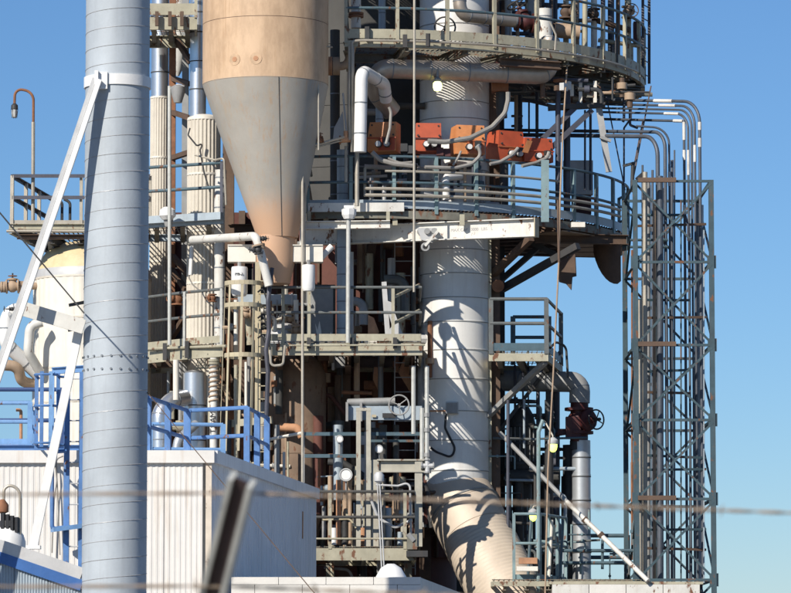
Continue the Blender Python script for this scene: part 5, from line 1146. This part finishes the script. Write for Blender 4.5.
# ================================================================ SMALL PLATFORM AT RIGHT OF DUCT
zS = PZ(351, 80.2)
t = flat_platform('small_side_platform', 'small grey platform with handrail right of the white riser', [XY(490, 80.2, 350), XY(547, 80.2, 350)], [XY(490, 83.4, 350), XY(561.5, 83.4, 350)], zS, .16, 'railgrey', 'railgrey', 'khaki', h=1.05, posts=[V(PX(u, Y, 350), Y, zS) for u, Y in ((491, 80.22), (546.5, 80.22), (561, 83.3))], toe=.16, tm='teal', right=True, rr=.036, pw=.09, beams=3)
rail_run(t, [V(PX(513, 83, 350), 83, zS), V(PX(549, 83, 350), 83, zS)], .95, 'teal', toe=0, sp=.5, rr=.036, pw=.1)
MB().bar(P(545, 362, 80.3), P(486, 418, 82), .1, .1).build('knee_brace', 'grey', t)
MB().bar(P(560, 352, 82.8), P(500, 430, 82.6), .07, .07).build('knee_brace', 'dark', t)
tag(MB().path([P(550, 348, 80.6), P(556, 342, 80.8), P(566, 346, 81), P(568, 378, 81)], .025, 8, .15).build('hooped_conduit', 'dgrey', None, True), 'thin hooped conduit beside the small platform', 'conduit')
# gooseneck pipe with red valve
GYn = 82.5
pipe('grey_gooseneck_pipe', 'fat grey gooseneck pipe bending down to the dark red valve', 'pipe', [P(505, 381, 83.4), P(580, 382, GYn), P(579.5, 403, GYn)], .215, 'grey', .42, 22, seams=.7)
t = valve('dark red gate valve with side handwheel on the gooseneck pipe', P(579, 421, GYn), (0, 0, 1), .17, 'maroon', V(.6, -.8, 0), .56, 'black', .2, name='red_gate_valve')
MB().tube(P(579.5, 402, GYn), P(579, 442, GYn), .185, 18).build('valve_core', 'maroon', t, True)
MB().box(P(573, 428, GYn - .1), (.3, .3, .45)).build('actuator', 'maroon', t); MB().tube(P(578, 441, GYn), P(578, 450, GYn), .17, 16).build('spool', 'dark', t, True); MB().box(P(563, 432, GYn), (.22, .2, .12)).build('side_port', 'maroon', t)
t = thing('silver_downpipe', 'silver jacketed downpipe under the dark red valve', 'pipe', P(581, 590, GYn)); cyl_sections(t, PX(581.5, GYn, 500), GYn, [0, 2] + [PZ(v, GYn) for v in (580, 552, 524, 500, 476, 457, 441)], .19, 'alu_dull', n=32)
pipe('dark_downpipe', 'dark downpipe close behind the silver downpipe', 'pipe', [P(569, 592, 83), P(569, 445, 83)], .13, 'dark', 0, 14)
t = thing('caged_pump_motor', 'dark finned motor with domed top under the small platform', 'motor', P(523, 500, 83.2)); xx = PX(522, 83.2, 440)
MB().lathe((xx, 83.2, 0), [(.27, PZ(470, 83.2)), (.29, PZ(468, 83.2)), (.29, PZ(425, 83.2)), (.24, PZ(415, 83.2)), (.12, PZ(405, 83.2)), (.03, PZ(403, 83.2))], 24).build('casing', 'dgrey', t, True)
for k in range(18): a = 2 * math.pi * k / 18; MB().bar(V(xx + .3 * math.cos(a), 83.2 + .3 * math.sin(a), PZ(462, 83.2)), V(xx + .3 * math.cos(a), 83.2 + .3 * math.sin(a), PZ(428, 83.2)), .015, .04, V(math.cos(a), math.sin(a), 0)).build('fin', 'grey', t)
for v in (426, 444, 464): MB().lathe((xx, 83.2, PZ(v, 83.2)), [(.29, -.03), (.325, -.03), (.325, .03), (.29, .03)], 24).build('band', 'dark', t, True)
MB().lathe((xx, 83.2, 0), [(.2, 0), (.2, PZ(472, 83.2)), (.26, PZ(470, 83.2))], 20).build('pedestal', 'dark', t, True)
rp = [(508, 400, 590, 81.2, .035, 'purple_dark', 'thin dark post left of the finned motor'), (538, 370, 470, 83, .04, 'purple_dark', 'dark post right of the finned motor'), (548, 362, 480, 82.8, .05, 'dgrey', 'grey post under the small platform corner'), (556, 380, 590, 83.2, .08, 'purple_dark', 'fat dark post left of the dark downpipe'), (549, 400, 575, 82.2, .09, 'dark', 'fat black pipe behind the hanging cable'), (515, 365, 410, 83, .025, 'purple_dark', 'thin rod above the finned motor'), (523, 362, 410, 82.6, .02, 'purple_dark', 'thin rod right above the finned motor'), (531, 470, 590, 83.6, .1, 'dark', 'fat black pipe below the finned motor'), (519, 480, 590, 82.8, .09, 'dgrey', 'dark grey pipe below the finned motor'), (543, 455, 590, 84, .06, 'dark', 'slim black pipe below the lit lamp')]
for u, v0, v1, Y, r_, m_, lab in rp: pipe('post_pipe', lab, 'pipe', [P(u, v1, Y), P(u, v0, Y)], r_, m_, 0, 10)
for a, b_, Y, r_, m_, lab in (((508, 402), (536, 402), 82.8, .035, 'dark', 'dark level pipe above the finned motor'), ((510, 477), (560, 477), 82.9, .16, 'dgrey', 'fat dark level pipe below the finned motor'), ((535, 417), (556, 422), 83, .05, 'dark', 'dark sloping pipe right of the finned motor'), ((545, 436), (575, 432), 83, .04, 'maroon', 'dark red pipe leading to the red valve'), ((505, 440), (520, 424), 83.4, .06, 'dgrey', 'short brace left of the finned motor'), ((552, 448), (580, 452), 83.2, .035, 'dark', 'thin dark pipe below the red valve'), ((552, 458), (570, 458), 83.2, .03, 'dark', 'second thin dark pipe below the red valve'), ((552, 470), (570, 468), 83.2, .035, 'dark', 'third thin dark pipe below the red valve')):
    pipe('level_pipe', lab, 'pipe', [P(*a, Y), P(*b_, Y)], r_, m_, 0, 10)
lamp('lit yellow-green lamp hanging below the small side platform', P(553, 446, 79.4), 'lamp_glass', .085, stem=[P(553, 441, 79.4), P(553, 436, 79.4), P(543, 418, 79.6), P(538, 430, 79.6), P(537, 590, 79.6)])
lamp('lit yellow-green lamp low down beside the ribbed duct', P(533, 516, 80.2), 'lamp_glass', .075, stem=[P(533, 512, 80.2), P(533, 506, 80.2), P(538, 506, 80.2)])
pipe('pale_standard', 'pale vertical standard carrying the two lit lamps', 'pipe', [P(538.5, 592, 79.5), P(538.5, 432, 79.5), P(543, 420, 79.5)], .04, 'teal_light', .1, 8)
t = thing('white_diagonal_brace', 'long white diagonal pipe brace running down to the lattice tower foot', 'brace', P(646, 580, 79)); MB().tube(P(500, 433, 81.5), P(567, 502, 80.2), .046, 12).build('brace_upper', 'grey', t, True); MB().tube(P(567, 502, 80.2), P(648, 581, 78.8), .048, 12).build('brace_lower', 'white_worn', t, True)
for u, v, Y in ((585, 520, 79.9), (601, 535, 79.6)): MB().tube(P(u, v, Y) - V(.03, 0, -.03), P(u, v, Y) + V(.03, 0, -.03), .07, 10).build('clamp', 'brown', t)

# ================================================================ LOWER RIGHT DECK AND BASE
zB = PZ(579, 79.2)
t = flat_platform('lower_right_deck', 'low deck with teal handrails at the foot of the lattice tower', [XY(492, 79.2, 580), XY(560, 79.2, 580), XY(645, 79.2, 580)], [XY(492, 83.6, 580), XY(645, 83.6, 580)], zB, .10, 'teal', 'teal', 'khaki', h=1.0, rails=False, beams=6)
rail_run(t, [V(PX(514, 79.6, 580), 79.6, zB), V(PX(540, 79.6, 580), 79.6, zB), V(PX(566, 81.5, 580), 81.5, zB)], 1.3, 'teal_light', toe=.1, sp=.7, rr=.03, pw=.06)
rail_run(t, [V(PX(574, 83, 580), 83, zB), V(PX(628, 83, 580), 83, zB)], 1.0, 'teal', toe=.1, sp=1.1, rr=.04, pw=.09)
rail_run(t, [V(PX(560, 81, 580), 81, zB), V(PX(640, 81, 580), 81, zB)], .62, 'teal', toe=0, sp=1.6, rr=.036, pw=.06, mid=.6)
MB().box(P(528, 561, 79.5), (.36, .3, .12)).build('plate_stack', 'rust_light', t); MB().box(P(527, 569, 79.5), (.42, .3, .09)).build('plate_stack', 'cream', t)
for u in (528, 549, 560): MB().tube(P(u, 577, 80.2), P(u + 3, 520, 80.2), .03, 8).build('stub', 'cream' if u == 549 else 'teal', t, True)
t = thing('concrete_table_base', 'white-fronted concrete table base under the lattice tower', 'base', (PX(625, 79), 79, 0))
zc_ = PZ(583.5, 78.9)
for i in range(4):
    x0, x1 = PX(552 + 37 * i, 78.9, 590), PX(589 + 37 * i, 78.9, 590)
    MB().box(V((x0 + x1) / 2, 80.6, zc_ - .6), (x1 - x0 - .012, 3.4, 1.16)).build('base_panel', 'white_worn' if i != 1 else 'concrete', t)
MB().box(V(PX(626, 79, 590), 80.7, zc_ + .01), (PX(702, 79, 590) - PX(548, 79, 590), 3.5, .05)).build('cap_slab', 'khaki', t)
for u in (560, 690):
    for Y in (79.3, 82): MB().box(V(PX(u, 79, 590), Y, (zc_ - 1.18) / 2), (.4, .4, zc_ - 1.18)).build('pier', 'concrete', t)

# ================================================================ LATTICE TOWER
t = thing('lattice_tower', 'tall teal steel lattice tower carrying bundled pipes at the right', 'tower', (PX(668, 81), 81, 0))
FYt, BYt = 79.5, 82.8
xl, xr = PX(636, FYt, 380), PX(712.5, FYt, 380)
fl = [(xl, FYt), (xr, FYt), (xr - .02, BYt), (xl - .02, BYt)]
zt0, zt1 = 0.0, PZ(181, FYt)
for i, (x, y) in enumerate(fl): MB().angle(V(x, y, zt0), V(x, y, zt1 + .02), .10, .014, V(0, 1, 0), 1 if i in (0, 3) else -1, 1 if i < 2 else -1).build('leg', 'tower', t)
lv = [PZ(v, FYt) for v in (181, 262, 345, 420, 499, 580, 661)]
for k, z in enumerate(lv):
    for i in range(4):
        a, c = fl[i], fl[(i + 1) % 4]; MB().angle(V(a[0], a[1], z), V(c[0], c[1], z), .055, .01).build('strut', 'tower', t)
for k in range(len(lv) - 1):
    z1_, z0_ = lv[k], lv[k + 1]
    for i in range(4):
        a, c = fl[i], fl[(i + 1) % 4]; off = V(0, -.03, 0) if i == 0 else V(.02, 0, 0)
        if i != 3 or k % 2 == 0: MB().angle(V(a[0], a[1], z0_) + off, V(c[0], c[1], z1_ - .05) + off, .045, .009).build('diagonal', 'tower', t)
        if i in (0, 2): MB().angle(V(a[0], a[1], z1_ - .03) - off, V(c[0], c[1], z0_ + .03) - off, .045, .009).build('diagonal', 'tower', t)
    for (x, y) in fl[:2]: MB().plate([V(x - .09, y - .02, z0_ - .13), V(x + .09, y - .02, z0_ - .13), V(x + .09, y - .02, z0_ + .13), V(x - .09, y - .02, z0_ + .13)], .012, V(0, 1, 0)).build('gusset', 'tower', t)
for v in (181, 345, 499): MB().bar(P(638, v - 1, FYt - .08), P(676, v - 1, FYt - .08), .1, .09).build('pipe_support', 'brown', t)
for v in (215, 240, 247): MB().tube(P(630, v, 80.2), P(684 if v == 215 else 668, v, 80.2), .03, 6).build('tie_rod', 'tower', t)

# nested pipes: run out from under the upper platform, bend down, drop inside the tower
def drop(label, u, v, Y, r, m, us=575, bend=.6, vb=583, tape=(), htape=(), Ys=None):
    p0, p1, p2 = P(us, v - 2, Ys or Y), P(u, v, Y), P(u, vb, Y); p2.x = p1.x
    t = thing('drop_pipe', label, 'pipe', p2); r *= .8; MB().path([p0, p1, p2], r, 10, bend, 8).build('pipe_run', m, t, True)
    for v0, v1 in tape:
        a, c = P(u, v0, Y), P(u, v1, Y); a.x = c.x = p1.x; MB().tube(a, c, r + .006, 10).build('tape_wrap', 'tape', t, True)
    for u0, u1 in htape:
        a, c = (p0.lerp(p1, (q - us) / (u - us)) for q in (u0, u1)); MB().tube(a, c, r + .006, 10).build('tape_wrap', 'tape', t, True)
    return t
drop('outermost of the nested pipes dropping into the lattice tower', 699.5, 101.5, 80.6, .04, 'pipe_bluegrey', 590, .5, tape=((122, 130), (138, 147)), htape=((655, 673),), Ys=83)
drop('second outermost of the nested pipes dropping into the lattice tower', 694.5, 106, 80.7, .032, 'pipe_bluegrey', 598, .45, tape=((145, 162),), htape=((660, 676),), Ys=83)
drop('third of the nested pipes dropping into the lattice tower', 691.5, 110, 80.8, .028, 'pipe_bluegrey', 600, .42, Ys=83)
drop('fourth of the nested pipes dropping into the lattice tower', 688, 114, 80.9, .030, 'pipe_bluegrey', 600, .38, tape=((150, 175),), htape=((665, 679),), Ys=83)
drop('white-taped pipe with a sharp corner dropping into the lattice tower', 684, 121, 81.0, .035, 'pipe_bluegrey', 602, .03, tape=((122, 140), (150, 160), (205, 214)), htape=((674, 683),), Ys=83)
drop('thin rounded pipe dropping left of the taped pipe', 669, 128, 80.5, .028, 'pipe_bluegrey', 636, .35, tape=((172, 186),))
drop('thick rounded pipe dropping down the middle of the tower', 665, 132, 80.3, .045, 'pipe_bluegrey', 500, .38, Ys=84.6)
drop('thickest rounded pipe dropping down the left half of the tower', 657.5, 136.5, 80.2, .055, 'pipe_bluegrey', 500, .45, Ys=84.6)
for u, v0, v1, Y, r_, m_, lab in ((645, 172, 582, 79.9, .05, 'conduit', 'rust and white pipe rising just above the tower top'), (648, 178, 582, 80.4, .05, 'grey', 'grey pipe close behind the rust and white pipe'), (660, 176, 582, 79.8, .062, 'pipe_bluegrey', 'thickest dark pipe standing inside the tower'), (652.5, 170, 582, 80.9, .025, 'pipe_bluegrey', 'thin dark rod inside the tower, left of the thickest pipe'), (642.5, 165, 582, 81.2, .022, 'pipe_bluegrey', 'thin dark rod rising above the tower top'), (672, 160, 582, 81.4, .03, 'pipe_bluegrey', 'thin dark pipe just right of the tower middle'), (700.5, 205, 582, 81.4, .065, 'bluegrey', 'fat pale pipe close to the right tower leg'), (632, 250, 560, 82, .02, 'rust', 'rusty thin rod near the left tower leg'), (654.5, 200, 582, 80.0, .03, 'tan', 'tan pipe beside the thickest dark pipe'), (640, 300, 582, 79.7, .045, 'conduit', 'pale brown pipe by the front left tower leg')):
    pipe('tower_pipe', lab, 'pipe', [P(u, v1, Y), P(u, v0, Y)], r_, m_, 0, 10)
tag(MB().lathe(V(PX(629, 82, 480), 82, PZ(520, 82)), [(.3, 0), (.3, 1.2)], 12, Z, False, R(100), R(215)).build('curved_guard', 'rust', None, True), 'curved rusty guard sheet low on the left of the tower', 'guard')
pipe('tower_conduit', 'bent thin conduit hanging in the right half of the tower', 'conduit', [P(685, 214, 80.3), P(688, 225, 80.3), P(688, 242, 80.3), P(691, 238, 80.3)], .025, 'purple_dark', .06, 6)
for pts, lab in (([(605, 90), (625, 190)], 'thin wire slanting from the upper platform to the middle rail'), ([(651, 86), (633, 180)], 'thin rusty wire slanting down to the tower top'), ([(643, 120), (631, 182)], 'thin dark wire close to the rusty wire')): tag(MB().tube(P(*pts[0], 83), P(*pts[1], 82), .016, 6).build('stay_wire', 'brown' if 'rusty' in lab else 'purple_dark'), lab, 'wire')
for u, v0, v1, lab in ((624, 96, 122, 'thin hanging conduit just under the upper platform tip'), (630, 98, 128, 'second thin hanging conduit under the upper platform tip')): pipe('hanging_conduit', lab, 'conduit', [P(u, v0, 83), P(u, v1 - 3, 83), P(u + 8 if u > 627 else u - 1, v1, 83)], .028, 'purple_dark', .05, 6)
pipe('jogged_conduit', 'thin jogged conduit between the nested pipes and middle rail', 'conduit', [P(631, 98, 83), P(631, 118, 83), P(624, 128, 83), P(624, 182, 83)], .02, 'purple_dark', .05, 6)
t = thing('top_bracket_light', 'small dark bracket light left of the tower top', 'lamp', P(633, 190, 82)); MB().bar(P(623, 166, 82), P(634, 163, 82), .1, .05).build('hood', 'dark', t); MB().tube(P(633, 163, 82), P(632, 192, 82), .04, 8).build('arm', 'dark', t, True); MB().bar(P(637, 180, 80), P(645, 173, 80), .14, .1).build('bracket', 'black', t)

sg = thing('tower_pipe_bundle', 'dense bundle of thin pipes running down inside the lattice tower', 'pipework', P(670, 583, 81)); random.seed(11)
for u, v0 in ((634, 195), (650, 185), (656, 205), (663, 188), (674.5, 150), (681, 200), (690, 215), (695.5, 190), (704, 230)):
    Y = random.uniform(80.0, 82.0); MB().tube(P(u, 583, Y), P(u, v0, Y), random.uniform(.012, .022), 8).build('pipe', random.choice(['pipe_bluegrey', 'bluegrey', 'pipe_bluegrey', 'tower', 'tower']), sg, True)
for v in (226, 300, 318, 372, 392, 455, 470, 530, 548): MB().bar(P(636, v, 80.1), P(random.choice((668, 690, 706)), v + random.uniform(-2, 3), 80.6), .03, .05).build('pipe_clamp', random.choice(['tower', 'brown', 'railgrey']), sg)
def tangle(name, label, n, ur, vr, Yr, rr, mats, seed, slope=0.0, hv=.5, lh=(10, 35), lv=(10, 35)):
    rnd = random.Random(seed); sg = thing(name, label, 'pipework', P(sum(ur) / 2, vr[1], sum(Yr) / 2))
    for i in range(n):
        u = rnd.uniform(*ur); v = rnd.uniform(*vr) + (u - ur[0]) * slope; Y = rnd.uniform(*Yr); r = rnd.uniform(*rr); m = rnd.choice(mats); k = rnd.random()
        if k < hv: q = [P(u, v - rnd.uniform(*lv), Y), P(u, v + rnd.uniform(*lv), Y)]
        elif k < hv + (1 - hv) * .6: q = [P(u - rnd.uniform(*lh), v, Y), P(u + rnd.uniform(*lh), v + rnd.uniform(-2, 2), Y)]
        else: q = [P(u - rnd.uniform(*lh), v, Y), P(u, v, Y), P(u, v + rnd.uniform(*lv), Y)]
        MB().path(q, r, 8, r * 3).build('pipe', m, sg, True)
        if rnd.random() < .45:
            p = q[0].lerp(q[1], rnd.uniform(.2, .8)); d = (q[1] - q[0]).normalized(); MB().tube(p - d * r * 1.2, p + d * r * 1.2, r * 1.9, 10).build('flange', rnd.choice(mats), sg, True)
    return sg
tangle('right_piping', 'tangle of thin teal and dark pipes under the small side platform', 44, (506, 566), (375, 570), (81.6, 84.2), (.014, .045), ['teal', 'teal', 'purple_dark', 'dgrey', 'railgrey', 'teal_light', 'bluegrey'], 2)
tangle('platform_piping', 'crowd of small pipes and fittings behind the middle platform rails', 46, (368, 498), (160, 202), (80.6, 82.0), (.014, .05), ['dgrey', 'grey', 'tan', 'conduit', 'purple_dark', 'teal', 'lgrey', 'rust'], 3, .06, .5, (6, 18), (6, 20))
tangle('upper_piping', 'crowd of small pipes behind the upper platform rails at right', 34, (495, 630), (-5, 45), (82.6, 84.8), (.016, .05), ['khaki', 'brown', 'purple_dark', 'tan', 'dgrey', 'cream', 'rust'], 4, .12, .6, (6, 18), (8, 26))
tangle('hopper_piping', 'crowd of small tan pipes under the hopper outlet', 30, (228, 300), (296, 338), (79.6, 81.4), (.014, .05), ['tan', 'cream', 'khaki', 'conduit', 'rust', 'grey'], 6, 0, .5, (5, 15), (5, 18))
tangle('hanging_piping', 'crowd of dark pipes slung under the upper platform', 26, (490, 640), (66, 78), (81.2, 83.8), (.02, .06), ['dark', 'brown', 'khaki_dark', 'tan', 'purple_dark'], 8, .14, .35, (8, 25), (4, 14))
tangle('lower_piping', 'crowd of small pipes and gauges on the lower platform', 34, (318, 412), (470, 540), (79.5, 81.2), (.014, .045), ['tan', 'khaki', 'grey', 'railgrey', 'rust', 'bluegrey', 'cream_shaded'], 9, 0, .6, (5, 18), (8, 25))
tangle('low_right_rails', 'jumble of teal rods and rails low beside the silver downpipe', 26, (512, 640), (520, 572), (80.5, 83), (.014, .03), ['teal', 'teal', 'railgrey', 'teal_light'], 10, 0, .5, (8, 25), (6, 20))

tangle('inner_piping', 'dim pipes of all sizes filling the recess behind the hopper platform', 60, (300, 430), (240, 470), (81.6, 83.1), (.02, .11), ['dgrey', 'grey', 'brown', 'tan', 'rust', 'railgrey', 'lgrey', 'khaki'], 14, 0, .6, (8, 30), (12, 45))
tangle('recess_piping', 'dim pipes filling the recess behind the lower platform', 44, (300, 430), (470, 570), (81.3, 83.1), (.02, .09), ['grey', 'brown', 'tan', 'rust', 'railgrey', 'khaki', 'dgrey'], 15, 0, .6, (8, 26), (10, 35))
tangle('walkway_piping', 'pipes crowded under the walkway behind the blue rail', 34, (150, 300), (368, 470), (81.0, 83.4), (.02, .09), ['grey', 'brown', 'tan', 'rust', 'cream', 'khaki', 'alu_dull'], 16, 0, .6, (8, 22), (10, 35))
t = thing('inner_ladder', 'dim grey ladder in the recess left of the white riser', 'ladder', P(405, 560, 81.9)); ladder(t, P(405, 575, 81.9), P(405, 240, 81.9), (1, 0, 0), .42, 'grey', .3)

# ================================================================ FOREGROUND FENCE (out of focus)
NY = 9.0
for k, (u, lab) in enumerate(((238, 'blurred dark fence post with angled arm in the foreground'), (-760, 'fence post with angled arm, out of the picture to the left'), (1240, 'fence post with angled arm, out of the picture to the right'))):
    t = thing('fence_post', lab, 'fence post', V(PX(u - 30, NY, 600), NY, 0), 'security fence posts')
    a, c = P(u - 26, 600, NY), P(u + 4, 480, NY - .28)
    MB().tube(V(a.x, a.y, 0), a, .03, 12).build('post', 'post_light', t, True)
    MB().bar(a, c, .034, .004, V(0, -1, .3)).build('arm_web', 'post_dark', t)
    dd = (c - a).normalized(); sd = dd.cross(V(0, -1, .3)).normalized()
    for sg_ in (-1, 1): MB().bar(a + sd * .023 * sg_, c + sd * .023 * sg_, .012, .03, V(0, -1, .3)).build('arm_flange', 'post_light', t)
def barbed(label, pts, seed):
    t = thing('barbed_wire', label, 'wire', pts[0], 'barbed wire strands'); rnd = random.Random(seed)
    fine = []
    for a, c in zip(pts, pts[1:]): fine += [a.lerp(c, i / 40) for i in range(40)]
    fine.append(pts[-1])
    for ph in (0, math.pi):
        q = []
        for i, p in enumerate(fine): q.append(p + V(0, .0025 * math.cos(i * 1.3 + ph), .0025 * math.sin(i * 1.3 + ph)))
        MB().path(q, .0022, 5).build('strand', 'wire', t)
    for i in range(3, len(fine), 9):
        p = fine[i]; b = MB()
        for k in range(2):
            d = V(rnd.uniform(-.3, .3), rnd.uniform(-1, 1), rnd.uniform(-1, 1)).normalized() * .016; b.tube(p - d, p + d, .0014, 4)
        b.torus(p, V(1, 0, 0), .005, .002, 8, 4).build('barb', 'wire', t)
barbed('upper blurred barbed wire strand crossing the picture', [P(-760, 500, NY - .24), P(238, 493, NY - .24), P(791, 513, NY - .24), P(1240, 500, NY - .24)], 3)
barbed('lower blurred barbed wire strand along the bottom edge', [P(-760, 590, NY - .04), P(220, 586, NY - .04), P(700, 606, NY - .04), P(1240, 596, NY - .04)], 4)
tag(MB().tube(P(-760, 640, NY), P(1240, 640, NY), .022, 10).build('fence_top_rail', 'post_light', None, True), 'galvanised top rail of the fence just below the picture', 'rail')
